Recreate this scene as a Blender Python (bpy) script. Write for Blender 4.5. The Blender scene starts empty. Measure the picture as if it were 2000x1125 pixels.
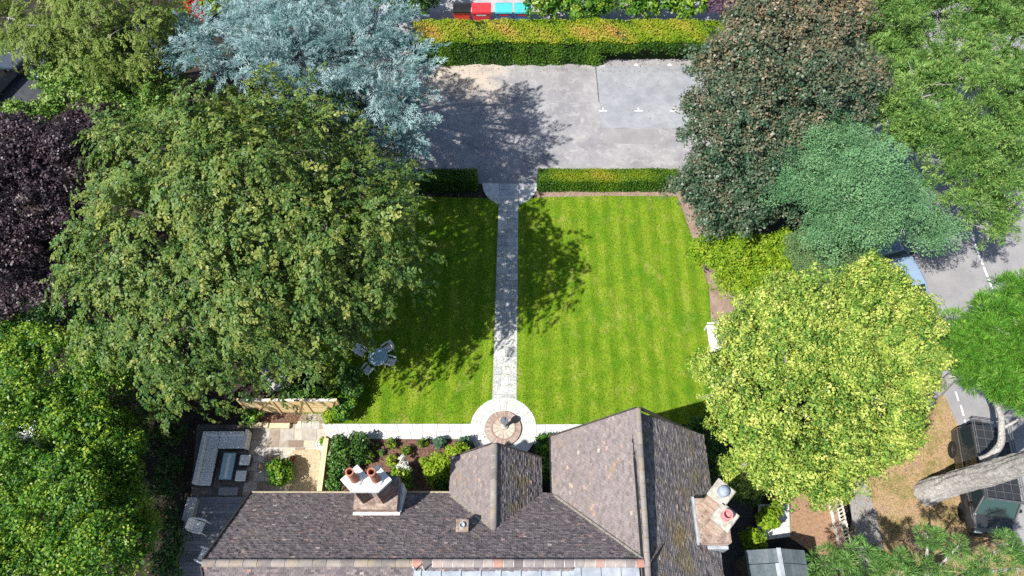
import bpy, math, random
import numpy as np
from mathutils import Vector, Matrix

R = math.radians
scn = bpy.context.scene
COL = scn.collection

# ------------------------------------------------------------------ camera, sky, sun, exposure
CAM_H, TILT, FOC = 33.0, R(29.4), 1400.0          # metres up, tilt from straight down, focal length in photo pixels
cam_d = bpy.data.cameras.new('camera'); cam = bpy.data.objects.new('camera', cam_d); COL.objects.link(cam)
cam.location = (0, 0, CAM_H); cam.rotation_euler = (TILT, 0, 0)
cam_d.sensor_width = 36; cam_d.lens = FOC / 2000 * 36; cam_d.clip_end = 2000; cam_d.clip_start = .5
scn.camera = cam

SUN_EL = R(52.5); SUN_AZ = R(33)                     # shadows run to +X, 33 degrees towards +Y
sdir = Vector((math.cos(SUN_AZ) * math.cos(SUN_EL), math.sin(SUN_AZ) * math.cos(SUN_EL), -math.sin(SUN_EL)))
world = bpy.data.worlds.new('World'); scn.world = world; world.use_nodes = True
nt = world.node_tree; nt.nodes.clear()
sky = nt.nodes.new('ShaderNodeTexSky'); sky.sky_type = 'NISHITA'; sky.sun_disc = False
sky.sun_elevation = SUN_EL; sky.sun_rotation = math.atan2(-sdir.x, -sdir.y) % (2 * math.pi)
bg = nt.nodes.new('ShaderNodeBackground'); bg.inputs[1].default_value = 0.096
wo = nt.nodes.new('ShaderNodeOutputWorld')
nt.links.new(sky.outputs[0], bg.inputs[0]); nt.links.new(bg.outputs[0], wo.inputs[0])
sun_d = bpy.data.lights.new('sun', 'SUN'); sun_d.energy = 5.0; sun_d.angle = R(.5); sun_d.color = (1, .955, .88)
sun = bpy.data.objects.new('sun', sun_d); COL.objects.link(sun)
sun.rotation_euler = sdir.to_track_quat('-Z', 'Y').to_euler(); sun.location = (-30, -30, 60)
scn.view_settings.view_transform = 'Standard'; scn.view_settings.look = 'None'
scn.view_settings.exposure = 0.5; scn.view_settings.gamma = 1
scn.render.engine = 'CYCLES'
scn.cycles.max_bounces = 6; scn.cycles.diffuse_bounces = 3; scn.cycles.glossy_bounces = 2
scn.cycles.transmission_bounces = 4; scn.cycles.transparent_max_bounces = 6
scn.cycles.use_denoising = False
scn.cycles.caustics_reflective = False; scn.cycles.caustics_refractive = False

# ------------------------------------------------------------------ helpers
CS, SN = math.cos(TILT), math.sin(TILT)
def ray(px, py):
    x = (px - 1000) / FOC; y = -(py - 562.5) / FOC
    return x, y * CS + SN, CS - y * SN             # x, y, drop per unit depth
def U(px, py, z=0.0):
    """world point at height z that stands at this place of the survey picture"""
    x, wy, d = ray(px, py); t = (CAM_H - z) / d
    return Vector((x * t, wy * t, z))
def DEP(px, py, z=0.0):
    return (CAM_H - z) / ray(px, py)[2]
def XY(px, py, z=0.0):
    p = U(px, py, z); return (p.x, p.y)

class MB:
    def __init__(s): s.v = []; s.f = []; s.m = []; s.t = []
    def add(s, vs, fs, mi=0, tint=.5):
        o = len(s.v); s.v += [tuple(v) for v in vs]
        for f in fs: s.f.append([o + i for i in f]); s.m.append(mi); s.t.append(tint)
        return s
    def box(s, x0, x1, y0, y1, z0, z1, mi=0, tint=.5, M=None):
        vs = [Vector(v) for v in ((x0,y0,z0),(x1,y0,z0),(x1,y1,z0),(x0,y1,z0),(x0,y0,z1),(x1,y0,z1),(x1,y1,z1),(x0,y1,z1))]
        if M is not None: vs = [M @ v for v in vs]
        return s.add(vs, [(0,3,2,1),(4,5,6,7),(0,1,5,4),(1,2,6,5),(2,3,7,6),(3,0,4,7)], mi, tint)
    def prism(s, pts, z0, z1, mi=0, tint=.5, bottom=True):
        n = len(pts)
        a = sum(pts[i][0]*pts[(i+1)%n][1]-pts[(i+1)%n][0]*pts[i][1] for i in range(n))
        if a < 0: pts = pts[::-1]
        vs = [(p[0], p[1], z0) for p in pts] + [(p[0], p[1], z1) for p in pts]
        fs = [tuple(range(n, 2*n))] + [(i, (i+1)%n, n+(i+1)%n, n+i) for i in range(n)]
        if bottom: fs.append(tuple(range(n-1, -1, -1)))
        return s.add(vs, fs, mi, tint)
    def tube(s, pts, rad, n=8, mi=0, tint=.5, caps=True):
        pts = [Vector(p) for p in pts]
        if not isinstance(rad, (list, tuple)): rad = [rad]*len(pts)
        vs = []; fs = []; up = None
        for i, p in enumerate(pts):
            d = (pts[min(i+1, len(pts)-1)] - pts[max(i-1, 0)]).normalized()
            if up is None: up = d.orthogonal().normalized()
            u = (up - d*up.dot(d)).normalized(); w = d.cross(u); up = u
            for k in range(n):
                a = 2*math.pi*k/n; vs.append(p + (u*math.cos(a) + w*math.sin(a))*rad[i])
        for i in range(len(pts)-1):
            for k in range(n):
                fs.append((i*n+k, i*n+(k+1)%n, (i+1)*n+(k+1)%n, (i+1)*n+k))
        if caps: fs += [tuple(range(n-1,-1,-1)), tuple(range((len(pts)-1)*n, len(pts)*n))]
        return s.add(vs, fs, mi, tint)
    def lathe(s, prof, n=24, c=(0,0,0), mi=0, tint=.5, M=None):
        vs = []; fs = []
        for r, z in prof:
            for k in range(n):
                a = 2*math.pi*k/n; v = Vector((c[0]+r*math.cos(a), c[1]+r*math.sin(a), c[2]+z))
                vs.append(M @ v if M is not None else v)
        for i in range(len(prof)-1):
            for k in range(n): fs.append((i*n+k, i*n+(k+1)%n, (i+1)*n+(k+1)%n, (i+1)*n+k))
        fs += [tuple(range(n-1,-1,-1)), tuple(range((len(prof)-1)*n, len(prof)*n))]
        return s.add(vs, fs, mi, tint)
    def loft(s, rings, mi=0, tint=.5):
        n = len(rings[0]); vs = [p for r in rings for p in r]; fs = []
        for i in range(len(rings)-1):
            for k in range(n): fs.append((i*n+k, i*n+(k+1)%n, (i+1)*n+(k+1)%n, (i+1)*n+k))
        fs += [tuple(range(n-1,-1,-1)), tuple(range((len(rings)-1)*n, len(rings)*n))]
        return s.add(vs, fs, mi, tint)
    def build(s, name, mats, parent=None, smooth=False, bevel=0):
        me = bpy.data.meshes.new(name); me.from_pydata(s.v, [], s.f)
        if not isinstance(mats, (list, tuple)): mats = [mats]
        for m in mats: me.materials.append(m)
        me.polygons.foreach_set('material_index', s.m)
        a = me.attributes.new('tint', 'FLOAT', 'FACE'); a.data.foreach_set('value', s.t)
        if smooth: me.polygons.foreach_set('use_smooth', [True]*len(s.f))
        me.update(); o = bpy.data.objects.new(name, me); COL.objects.link(o)
        if parent is not None: o.parent = parent
        if bevel:
            b = o.modifiers.new('bevel', 'BEVEL'); b.width = bevel; b.segments = 2; b.limit_method = 'ANGLE'
        return o

def empty(name, loc, rz=0, label=None, cat=None, group=None):
    o = bpy.data.objects.new(name, None); COL.objects.link(o); o.location = loc; o.rotation_euler = (0,0,rz)
    o.empty_display_size = .3
    if label: tag(o, label, cat, group)
    return o
def tag(o, label, cat, group=None, kind=None):
    o['label'] = label; o['category'] = cat
    if group: o['group'] = group
    if kind: o['kind'] = kind
    return o
def struct(o, kind='structure'): o['kind'] = kind; return o
def dup(root, loc, rz=None, label=None, group=None):
    r = root.copy(); COL.objects.link(r); r.location = loc
    if rz is not None: r.rotation_euler = (0,0,rz)
    if label: r['label'] = label
    if group: r['group'] = group
    for ch in list(root.children):
        c = ch.copy(); COL.objects.link(c); c.parent = r
        for g in list(ch.children):
            d = g.copy(); COL.objects.link(d); d.parent = c
    return r

# ------------------------------------------------------------------ materials
def newmat(name):
    m = bpy.data.materials.new(name); m.use_nodes = True; t = m.node_tree
    return m, t, t.nodes['Principled BSDF']
def ramp(t, stops, interp='LINEAR'):
    r = t.nodes.new('ShaderNodeValToRGB'); e = r.color_ramp; e.interpolation = interp
    while len(e.elements) < len(stops): e.elements.new(.5)
    for el, (p, c) in zip(e.elements, stops): el.position = p; el.color = (*c, 1)
    return r
def noise(t, scale, detail=5, rough=.6, vec=None, dist=0):
    n = t.nodes.new('ShaderNodeTexNoise'); n.inputs['Scale'].default_value = scale
    n.inputs['Detail'].default_value = detail; n.inputs['Roughness'].default_value = rough; n.inputs['Distortion'].default_value = dist
    if vec is None:
        tc = t.nodes.new('ShaderNodeTexCoord'); vec = tc.outputs['Object']
    t.links.new(vec, n.inputs['Vector']); return n
def mapping(t, sc, rot=(0,0,0)):
    tc = t.nodes.new('ShaderNodeTexCoord'); mp = t.nodes.new('ShaderNodeMapping')
    mp.inputs['Scale'].default_value = sc; mp.inputs['Rotation'].default_value = rot
    t.links.new(tc.outputs['Object'], mp.inputs['Vector']); return mp.outputs[0]
def mixc(t, fac, a, b, mode='MIX'):
    m = t.nodes.new('ShaderNodeMix'); m.data_type = 'RGBA'; m.blend_type = mode
    for sock, v in ((m.inputs[0], fac), (m.inputs[6], a), (m.inputs[7], b)):
        if isinstance(v, (int, float)): sock.default_value = v
        elif isinstance(v, tuple): sock.default_value = (*v, 1)
        else: t.links.new(v, sock)
    return m.outputs[2]
def bump(t, p, h, strength=.4, dist=.02):
    b = t.nodes.new('ShaderNodeBump'); b.inputs['Strength'].default_value = strength; b.inputs['Distance'].default_value = dist
    t.links.new(h, b.inputs['Height']); t.links.new(b.outputs[0], p.inputs['Normal'])
def M(name, c1, c2=None, scale=3, rough=.8, bmp=0, bscale=None, metallic=0, stops=None, spec=.3, coat=0, fine=None):
    m, t, p = newmat(name)
    p.inputs['Roughness'].default_value = rough; p.inputs['Metallic'].default_value = metallic
    p.inputs['Specular IOR Level'].default_value = spec; p.inputs['Coat Weight'].default_value = coat
    c2 = c2 or tuple(min(1, c*1.25) for c in c1)
    n = noise(t, scale); r = ramp(t, stops or [(.35, c1), (.65, c2)]); t.links.new(n.outputs[0], r.inputs[0])
    out = r.outputs[0]
    if fine:
        n3 = noise(t, fine[0], 3, .7); r3 = ramp(t, [(.3, (fine[1],)*3), (.7, (fine[2],)*3)]); t.links.new(n3.outputs[0], r3.inputs[0])
        out = mixc(t, 1.0, out, r3.outputs[0], 'MULTIPLY')
    t.links.new(out, p.inputs['Base Color'])
    if bmp:
        n2 = noise(t, bscale or scale*6, 4, .7); bump(t, p, n2.outputs[0], bmp, .03)
    return m
def Mtint(name, stops, rough=.8, nscale=8, namt=.35, bmp=.3, bscale=40, overlay=None, spec=.3):
    """colour picked per face (per tile, slab, board) with wear from noise"""
    m, t, p = newmat(name); p.inputs['Roughness'].default_value = rough; p.inputs['Specular IOR Level'].default_value = spec
    a = t.nodes.new('ShaderNodeAttribute'); a.attribute_name = 'tint'
    r = ramp(t, stops); t.links.new(a.outputs['Fac'], r.inputs[0])
    n = noise(t, nscale, 6, .65); r2 = ramp(t, [(.25, (1-namt,)*3), (.75, (1+namt*.6,)*3)]); t.links.new(n.outputs[0], r2.inputs[0])
    out = mixc(t, 1.0, r.outputs[0], r2.outputs[0], 'MULTIPLY')
    if overlay:
        for sc, lo, hi, col, amt in overlay:
            n3 = noise(t, sc, 5, .65); r3 = ramp(t, [(lo, (0,0,0)), (hi, (amt,)*3)]); t.links.new(n3.outputs[0], r3.inputs[0])
            out = mixc(t, r3.outputs[0], out, col)
    t.links.new(out, p.inputs['Base Color'])
    if bmp:
        nb = noise(t, bscale, 4, .7); bump(t, p, nb.outputs[0], bmp, .02)
    return m
def leafmat(name, cols, trans=.28, rough=.5, spec=.25, gain=(1,1,1)):
    cols = [tuple(min(.85, v*q) for v, q in zip(c, gain)) for c in cols]
    m, t, p = newmat(name); p.inputs['Roughness'].default_value = rough; p.inputs['Specular IOR Level'].default_value = spec
    a = t.nodes.new('ShaderNodeAttribute'); a.attribute_name = 'tint'
    k = len(cols)-1
    r = ramp(t, [(i/k, c) for i, c in enumerate(cols)]); t.links.new(a.outputs['Fac'], r.inputs[0])
    t.links.new(r.outputs[0], p.inputs['Base Color'])
    tr = t.nodes.new('ShaderNodeBsdfTranslucent'); t.links.new(r.outputs[0], tr.inputs[0])
    mx = t.nodes.new('ShaderNodeMixShader'); mx.inputs[0].default_value = trans
    out = t.nodes['Material Output']
    t.links.new(p.outputs[0], mx.inputs[1]); t.links.new(tr.outputs[0], mx.inputs[2]); t.links.new(mx.outputs[0], out.inputs[0])
    return m
def glass(name, col=(.02,.03,.035), rough=.04):
    m, t, p = newmat(name); p.inputs['Base Color'].default_value = (*col, 1); p.inputs['Roughness'].default_value = rough
    p.inputs['Specular IOR Level'].default_value = .8
    return m

MAT = dict(
    soil=M('soil', (.022,.017,.013), (.05,.04,.032), 1.2, .95, .6, 30, fine=(25, .55, 1.5)),
    dry_soil=M('dry_soil', (.26,.185,.145), (.40,.30,.245), 1.5, .95, .6, 40, fine=(30, .6, 1.25)),
    bark_mulch=M('bark_mulch', (.085,.042,.03), (.27,.16,.12), 14, .95, .9, 45, fine=(45, .5, 1.35)),
    gravel=M('gravel', (.42,.33,.21), (.66,.56,.4), 12, .9, .8, 60, fine=(60, .6, 1.3)),
    brown_gravel=M('brown_gravel', (.30,.18,.11), (.44,.28,.18), 9, .9, .8, 60, fine=(55, .55, 1.3)),
    pale_gravel=M('pale_gravel', (.38,.37,.37), (.62,.6,.6), 9, .9, .8, 60),
    bark=M('bark', (.34,.325,.31), (.50,.48,.46), 4, .95, .9, 22, fine=(14, .55, 1.25)),
    bark_dark=M('bark_dark', (.07,.06,.05), (.17,.15,.13), 5, .95, .8, 25),
    white_paint=M('white_paint', (.74,.74,.73), (.82,.82,.81), 6, .5),
    white_plastic=M('white_plastic', (.82,.83,.84), (.86,.87,.88), 3, .4),
    cement=M('cement', (.60,.60,.585), (.84,.84,.82), 4, .85, .5, 20, stops=[(.3,(.46,.455,.44)),(.45,(.70,.70,.685)),(.7,(.84,.84,.83))]),
    lead=M('lead', (.27,.31,.36), (.42,.46,.51), 3, .6, .1),
    brick=Mtint('brick', [(0,(.20,.12,.10)),(.4,(.36,.225,.18)),(.7,(.48,.35,.29)),(1,(.36,.31,.28))], .9, 9, .5, .5, 60, [(3,.48,.62,(.34,.29,.26),.6)]),
    brick_pale=Mtint('brick_pale', [(0,(.42,.26,.19)),(.5,(.56,.41,.33)),(1,(.60,.52,.45))], .9, 8, .4, .4, 60, [(3,.5,.62,(.38,.33,.29),.55)]),
    flaunching=M('flaunching', (.20,.15,.125), (.46,.37,.31), 5, .95, .6, 30, fine=(14,.6,1.3)),
    render=M('render', (.56,.54,.5), (.66,.64,.6), 2, .9, .2),
    terracotta=M('terracotta', (.40,.15,.09), (.52,.23,.14), 5, .8, .2, stops=[(.3,(.26,.11,.075)),(.5,(.42,.17,.10)),(.7,(.54,.26,.17))]),
    pink_clay=M('pink_clay', (.55,.22,.22), (.66,.3,.3), 5, .75),
    blue_slate=M('blue_slate', (.24,.29,.36), (.36,.42,.5), 5, .6),
    black=M('black', (.012,.012,.013), (.02,.02,.022), 4, .5),
    rubber=M('rubber', (.018,.018,.018), (.03,.03,.03), 10, .85),
    steel=M('steel', (.35,.36,.37), (.5,.5,.52), 8, .35, metallic=.8),
    new_timber=Mtint('new_timber', [(0,(.66,.47,.22)),(.5,(.80,.60,.31)),(1,(.85,.69,.42))], .8, 6, .25, .2, 30),
    sleeper=M('sleeper', (.55,.45,.29), (.70,.61,.44), 4, .85, .4, 25),
    tar_dark=M('tar_dark', (.045,.05,.06), (.07,.075,.085), 2, .9, .4, 60),
    fabric=M('fabric', (.72,.74,.77), (.80,.82,.84), 8, .9, .2),
    wicker=M('wicker', (.05,.05,.055), (.1,.1,.11), 20, .8, .6, 60),
    glass_dark=glass('glass_dark'),
    table_glass=M('table_glass', (.34,.52,.60), (.42,.60,.67), 2, .3, spec=.4),
    screen_glass=glass('screen_glass', (.03,.075,.075), .05),
)

# ------------------------------------------------------------------ the setting: ground, lawn, paving, road
g = MB(); g.box(-150,150,-60,240,-.5,0); struct(g.build('ground', MAT['soil']))

# lawn: mowing bands, straw patches, lush spots
m, t, p = newmat('lawn_grass'); p.inputs['Roughness'].default_value = .85; p.inputs['Specular IOR Level'].default_value = .15
n1 = noise(t, 1.25, 7, .72, mapping(t, (1,.6,1))); r1 = ramp(t, [(.28,(.08,.215,.008)),(.43,(.15,.29,.011)),(.57,(.225,.34,.02)),(.72,(.37,.39,.09))]); t.links.new(n1.outputs[0], r1.inputs[0])
wv = t.nodes.new('ShaderNodeTexWave'); wv.wave_type = 'BANDS'; wv.bands_direction = 'X'; wv.inputs['Scale'].default_value = .36
wv.inputs['Distortion'].default_value = 2.2; wv.inputs['Detail'].default_value = 3; wv.inputs['Detail Scale'].default_value = 1.2
t.links.new(mapping(t, (1,.25,1)), wv.inputs['Vector'])
r2 = ramp(t, [(.25,(.78,.84,.75)),(.75,(1.12,1.07,1.2))]); t.links.new(wv.outputs[0], r2.inputs[0])
c = mixc(t, 1.0, r1.outputs[0], r2.outputs[0], 'MULTIPLY')
n3 = noise(t, 22, 4, .75); r3 = ramp(t, [(.25,(.62,.66,.6)),(.75,(1.3,1.25,1.3))]); t.links.new(n3.outputs[0], r3.inputs[0])
c = mixc(t, 1.0, c, r3.outputs[0], 'MULTIPLY')
n4 = noise(t, .75, 3, .5); r4 = ramp(t, [(.56,(0,0,0)),(.68,(.7,.7,.7))]); t.links.new(n4.outputs[0], r4.inputs[0])
c = mixc(t, r4.outputs[0], c, (.085,.235,.008))
n8 = noise(t, 1.0, 5, .7, mapping(t, (1,.7,1), (0,0,.5))); r8 = ramp(t, [(.58,(0,0,0)),(.74,(.75,.75,.75))]); t.links.new(n8.outputs[0], r8.inputs[0]); c = mixc(t, r8.outputs[0], c, (.42,.38,.11))
t.links.new(c, p.inputs['Base Color']); nb = noise(t, 45, 3, .8); bump(t, p, nb.outputs[0], .8, .05)
MAT['lawn'] = m
def blades(name, poly, n, mat, parent=None, h=.05, w=.022, seed=1, ztop=.03):
    """short grass blades strewn over a polygon"""
    rng = np.random.default_rng(seed); P = np.array(poly); lo, hi = P.min(0), P.max(0)
    pts = rng.uniform(lo, hi, (n, 2)); ins = np.zeros(n, bool); j = len(P)-1
    for i in range(len(P)):
        xi, yi = P[i]; xj, yj = P[j]
        cnd = ((yi > pts[:,1]) != (yj > pts[:,1])) & (pts[:,0] < (xj-xi)*(pts[:,1]-yi)/(yj-yi+1e-12)+xi)
        ins ^= cnd; j = i
    pts = pts[ins]; k = len(pts); a = rng.uniform(0, 2*np.pi, k); hh = h*rng.uniform(.5,1.4,k); ww = w*rng.uniform(.6,1.4,k)
    base = np.c_[pts, np.full(k, ztop)]; s = np.c_[np.cos(a), np.sin(a), 0*a]*ww[:,None]
    ln = rng.uniform(-1,1,(k,2))*hh[:,None]*.9
    tip = base + np.c_[ln, hh]
    q = np.stack([base-s, base+s, tip+s*.25, tip-s*.25], 1)
    return quads(name, q, rng.uniform(0,1,k), mat, parent)
def quads(name, q, tint, mat, parent=None):
    n = len(q); me = bpy.data.meshes.new(name)
    me.vertices.add(4*n); me.vertices.foreach_set('co', np.ascontiguousarray(q, np.float32).ravel())
    me.loops.add(4*n); me.loops.foreach_set('vertex_index', np.arange(4*n, dtype=np.int32))
    me.polygons.add(n); me.polygons.foreach_set('loop_start', np.arange(0, 4*n, 4, dtype=np.int32))
    me.materials.append(mat)
    me.update(calc_edges=True)
    a = me.attributes.new('tint', 'FLOAT', 'FACE'); a.data.foreach_set('value', np.ascontiguousarray(np.clip(tint,0,1), np.float32))
    o = bpy.data.objects.new(name, me); COL.objects.link(o)
    if parent is not None: o.parent = parent
    return o
MAT['grass_blade'] = leafmat('grass_blade', [(.075,.20,.008),(.165,.285,.012),(.24,.335,.022),(.40,.40,.10)], .2, .6)
PL = [XY(560,828),XY(966,828),XY(976,388),XY(1040,388),XY(1325,383),XY(1345,450),XY(1385,560),XY(1390,640),XY(1385,760),XY(1420,832),XY(966,832),XY(560,832)]
lawn_pts = [XY(560,828),XY(1420,829),XY(1385,740),XY(1389,640),XY(1384,560),XY(1365,500),XY(1343,440),XY(1322,384),XY(1180,383),XY(976,388),XY(800,384),XY(600,392)]
g = MB(); g.prism(lawn_pts, -.05, .03); lawn = struct(g.build('lawn', MAT['lawn']))
gb = blades('grass', lawn_pts, 110000, MAT['grass_blade'], None, .045, .016, 3); struct(gb, 'stuff')
# beds round the lawn
g = MB()
g.prism([XY(1040,372),XY(1330,370),XY(1330,386),XY(1045,390)], -.05, .012)
g.prism([XY(1322,384),XY(1420,384),XY(1460,560),XY(1470,700),XY(1430,832),XY(1380,832),XY(1380,560)], -.05, .008)
struct(g.build('flower_bed', MAT['dry_soil']))
mulch_pts = [XY(643,852),XY(925,856),XY(960,870),XY(960,1000),XY(640,1000)]
g = MB(); g.prism(mulch_pts, -.05, .02); struct(g.build('bark_bed', MAT['bark_mulch']))

# tarmac court behind the lawn
m, t, p = newmat('court_tarmac'); p.inputs['Roughness'].default_value = .9
n1 = noise(t, .45, 7, .62); r1 = ramp(t, [(.3,(.22,.215,.23)),(.5,(.295,.29,.305)),(.7,(.38,.37,.375))]); t.links.new(n1.outputs[0], r1.inputs[0])
n2 = noise(t, 1.6, 6, .7, None, .6); r2 = ramp(t, [(.5,(0,0,0)),(.68,(.6,.6,.6))]); t.links.new(n2.outputs[0], r2.inputs[0])
c = mixc(t, r2.outputs[0], r1.outputs[0], (.52,.50,.485))
n6 = noise(t, .9, 6, .72, None, 1.2); r6 = ramp(t, [(.3,(.4,.4,.4)),(.45,(0,0,0))]); t.links.new(n6.outputs[0], r6.inputs[0]); c = mixc(t, r6.outputs[0], c, (.19,.175,.17))
tc = t.nodes.new('ShaderNodeTexCoord'); sp = t.nodes.new('ShaderNodeSeparateXYZ'); t.links.new(tc.outputs['Object'], sp.inputs[0])
# sandy litter gathers along the far left edge below the hedge
def mathn(op, a, b, c=None):
    n = t.nodes.new('ShaderNodeMath'); n.operation = op
    for i, v in enumerate((a, b)):
        if isinstance(v, (int, float)): n.inputs[i].default_value = v
        else: t.links.new(v, n.inputs[i])
    return n.outputs[0]
yy = mathn('MULTIPLY', mathn('SUBTRACT', sp.outputs['Y'], 30.8), .26); xx = mathn('MULTIPLY', mathn('SUBTRACT', .4, sp.outputs['X']), .28)
n5 = noise(t, .9, 6, .7)
sand = mathn('ADD', mathn('MINIMUM', yy, xx), mathn('MULTIPLY', mathn('SUBTRACT', n5.outputs[0], .5), 1.6))
r5 = ramp(t, [(.1,(0,0,0)),(.6,(.65,.65,.65))]); t.links.new(sand, r5.inputs[0])
c = mixc(t, r5.outputs[0], c, (.60,.50,.39))
n3 = noise(t, 30, 3, .7); r3 = ramp(t, [(.3,(.8,.8,.8)),(.7,(1.15,1.15,1.15))]); t.links.new(n3.outputs[0], r3.inputs[0])
c = mixc(t, 1.0, c, r3.outputs[0], 'MULTIPLY')
t.links.new(c, p.inputs['Base Color']); nb = noise(t, 60, 3, .8); bump(t, p, nb.outputs[0], .4, .02)
MAT['court'] = m
MAT['patch'] = M('newer_tarmac', (.275,.288,.315), (.345,.36,.385), .6, .85, .3, 60, fine=(1.8, .84, 1.1))
g = MB(); g.prism([XY(560,360),XY(1500,358),XY(1500,100),XY(640,100)], -.05, .02)
court = struct(g.build('parking_court', MAT['court']))
g = MB(); g.prism([XY(1163,128),XY(1450,128),XY(1480,252),XY(1176,250)], .0, .026)
g.build('resurfaced_patch', MAT['patch'], court)
g = MB(); a = U(1163.5,130); b2 = U(1170,200); g.prism([(a.x-.03,a.y),(a.x+.02,a.y),(b2.x+.01,b2.y),(b2.x-.03,b2.y)], .0, .03); g.build('tar_joint', MAT['tar_dark'], court)
g = MB(); g.prism([XY(1176,252),XY(1286,252),XY(1290,283),XY(1178,280)], .0, .024)
g.build('repair_patch', M('old_patch', (.25,.245,.255), (.32,.31,.315), .8, .9, .3, 60), court)
for k, (px, py, s) in enumerate([(1178,217,1),(1247,217,1),(1316,217,1),(1176,129,.6),(1242,128,.6),(1308,128,.6)]):
    q = U(px, py); g = MB()
    g.box(q.x-.24*s, q.x+.24*s, q.y-.045, q.y+.045, .02, .031)
    g.box(q.x-.04, q.x+.04, q.y+.046, q.y+.26*s, .02, .031)
    g.build('bay_marking', MAT['white_paint'], court)

# flagstones: one mesh per path, each stone its own tinted block
STONE = Mtint('york_stone', [(0,(.56,.56,.56)),(.35,(.63,.63,.62)),(.75,(.69,.685,.67)),(1,(.74,.735,.72))], .85, 3.5, .22, .25, 30, [(1.3,.55,.72,(.46,.44,.41),.4)])
STONE_DARK = Mtint('path_stone', [(0,(.44,.46,.49)),(.5,(.58,.59,.60)),(1,(.70,.70,.69))], .85, 3.5, .35, .25, 30, [(1.5,.5,.7,(.34,.34,.35),.5)])
PATIO = Mtint('patio_stone', [(0,(.27,.20,.16)),(.3,(.40,.35,.29)),(.6,(.46,.45,.44)),(.85,(.56,.49,.38)),(1,(.62,.58,.5))], .85, 4, .3, .25, 30)
MORTAR = M('mortar', (.34,.32,.3), (.45,.43,.4), 8, .95)
rnd = random.Random(7)
def lerp2(a, b, t): return (a[0]+(b[0]-a[0])*t, a[1]+(b[1]-a[1])*t)
def flagstones(g, A, B, C_, D, rows, cols, z0, z1, gap=.012, jit=.25, mi=0):
    """courses of random stones filling the quad A-B (start) to D-C (end)"""
    edges = [0]
    for i in range(rows): edges.append(edges[-1] + rnd.uniform(.7,1.3))
    edges = [e/edges[-1] for e in edges]
    for i in range(rows):
        n = max(1, cols + rnd.choice((-1,0,0,1))) if cols > 1 else 1
        cs = [0]
        for j in range(n): cs.append(cs[-1] + rnd.uniform(1-jit, 1+jit))
        cs = [c/cs[-1] for c in cs]
        for j in range(n):
            pts = []
            for (u, v) in ((cs[j],edges[i]),(cs[j+1],edges[i]),(cs[j+1],edges[i+1]),(cs[j],edges[i+1])):
                pts.append(lerp2(lerp2(A,B,u), lerp2(D,C_,u), v))
            cx = sum(p[0] for p in pts)/4; cy = sum(p[1] for p in pts)/4
            pts = [(p[0] + gap*(1 if cx > p[0] else -1), p[1] + gap*(1 if cy > p[1] else -1)) for p in pts]
            g.prism(pts, z0, z1 + rnd.uniform(-.004,.004), mi, rnd.random(), False)
def ring_stones(g, c, r0, r1, a0, a1, n, z0, z1, mi=0, gap=.012):
    for i in range(n):
        b0 = a0+(a1-a0)*i/n+gap/r1; b1 = a0+(a1-a0)*(i+1)/n-gap/r1
        pts = [(c[0]+r1*math.cos(b0+(b1-b0)*k/4), c[1]+r1*math.sin(b0+(b1-b0)*k/4)) for k in range(5)] + \
              [(c[0]+r0*math.cos(b1-(b1-b0)*k/4), c[1]+r0*math.sin(b1-(b1-b0)*k/4)) for k in range(5)]
        g.prism(pts, z0, z1 + rnd.uniform(-.003,.003), mi, rnd.random(), False)
cc = XY(983,838); RC = 65*DEP(983,838)/FOC                      # round apron by the house
fc = XY(996,359); RF = 54*DEP(996,359)/FOC                      # half-round apron by the court
a_, b_, c_, d_ = XY(961,790), XY(1009,790), XY(1013,360), XY(975,360)
g = MB(); g.prism([a_,b_,c_,d_], 0, .036, 1); flagstones(g, a_, b_, c_, d_, 26, 2, .03, .046)
struct(g.build('garden_path', [STONE_DARK, MORTAR]))
g = MB()
g.prism([(fc[0]+RF*math.cos(-math.pi*k/20), fc[1]+RF*math.sin(-math.pi*k/20)) for k in range(21)], 0, .038, 1)
for sgn in (0, 1):
    ax = c_[0]+.01 if sgn == 0 else d_[0]-.01
    # two quarter aprons either side of the path head
    w = (fc[0]+RF-ax) if sgn == 0 else (ax-(fc[0]-RF))
    for (u0,u1) in ((0,.5),(.5,1)):
        pts = []
        for k in range(7):
            x = w*(u0+(u1-u0)*k/6); pts.append((ax + (x if sgn == 0 else -x), fc[1]-math.sqrt(max(0, RF**2-(abs(ax-fc[0])+x)**2))))
        pts += [(pts[-1][0], fc[1]), (pts[0][0], fc[1])]
        g.prism(pts, .03, .05+.003*u0, 0, rnd.uniform(.3,.9), False)
struct(g.build('path_apron', [STONE, MORTAR]))
g = MB(); N = 48
g.prism([(cc[0]+RC*math.cos(2*math.pi*k/N), cc[1]+RC*math.sin(2*math.pi*k/N)) for k in range(N)], 0, .04, 1)
ring_stones(g, cc, RC*.56, RC*.995, 0, 2*math.pi, 22, .03, .055)
struct(g.build('round_terrace', [STONE, MORTAR]))
g = MB()
A, B = XY(628,828), XY(930,828); C2, D2 = XY(930,858), XY(640,858)
g.prism([A,B,C2,D2], 0, .03, 1); flagstones(g, D2, C2, B, A, 2, 13, .02, .042)
A, B = XY(1035,829), XY(1330,829); C2, D2 = XY(1330,868), XY(1035,868)
g.prism([A,B,C2,D2], 0, .03, 1); flagstones(g, D2, C2, B, A, 2, 9, .02, .042)
struct(g.build('house_path', [STONE, MORTAR]))
g = MB(); A, B, C2, D2 = XY(470,985), XY(650,985), XY(644,808), XY(500,808)
g.prism([A,B,C2,D2], 0, .028, 1); flagstones(g, A, B, C2, D2, 10, 7, .02, .040, .014, .35)
struct(g.build('patio', [PATIO, MORTAR]))
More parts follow.
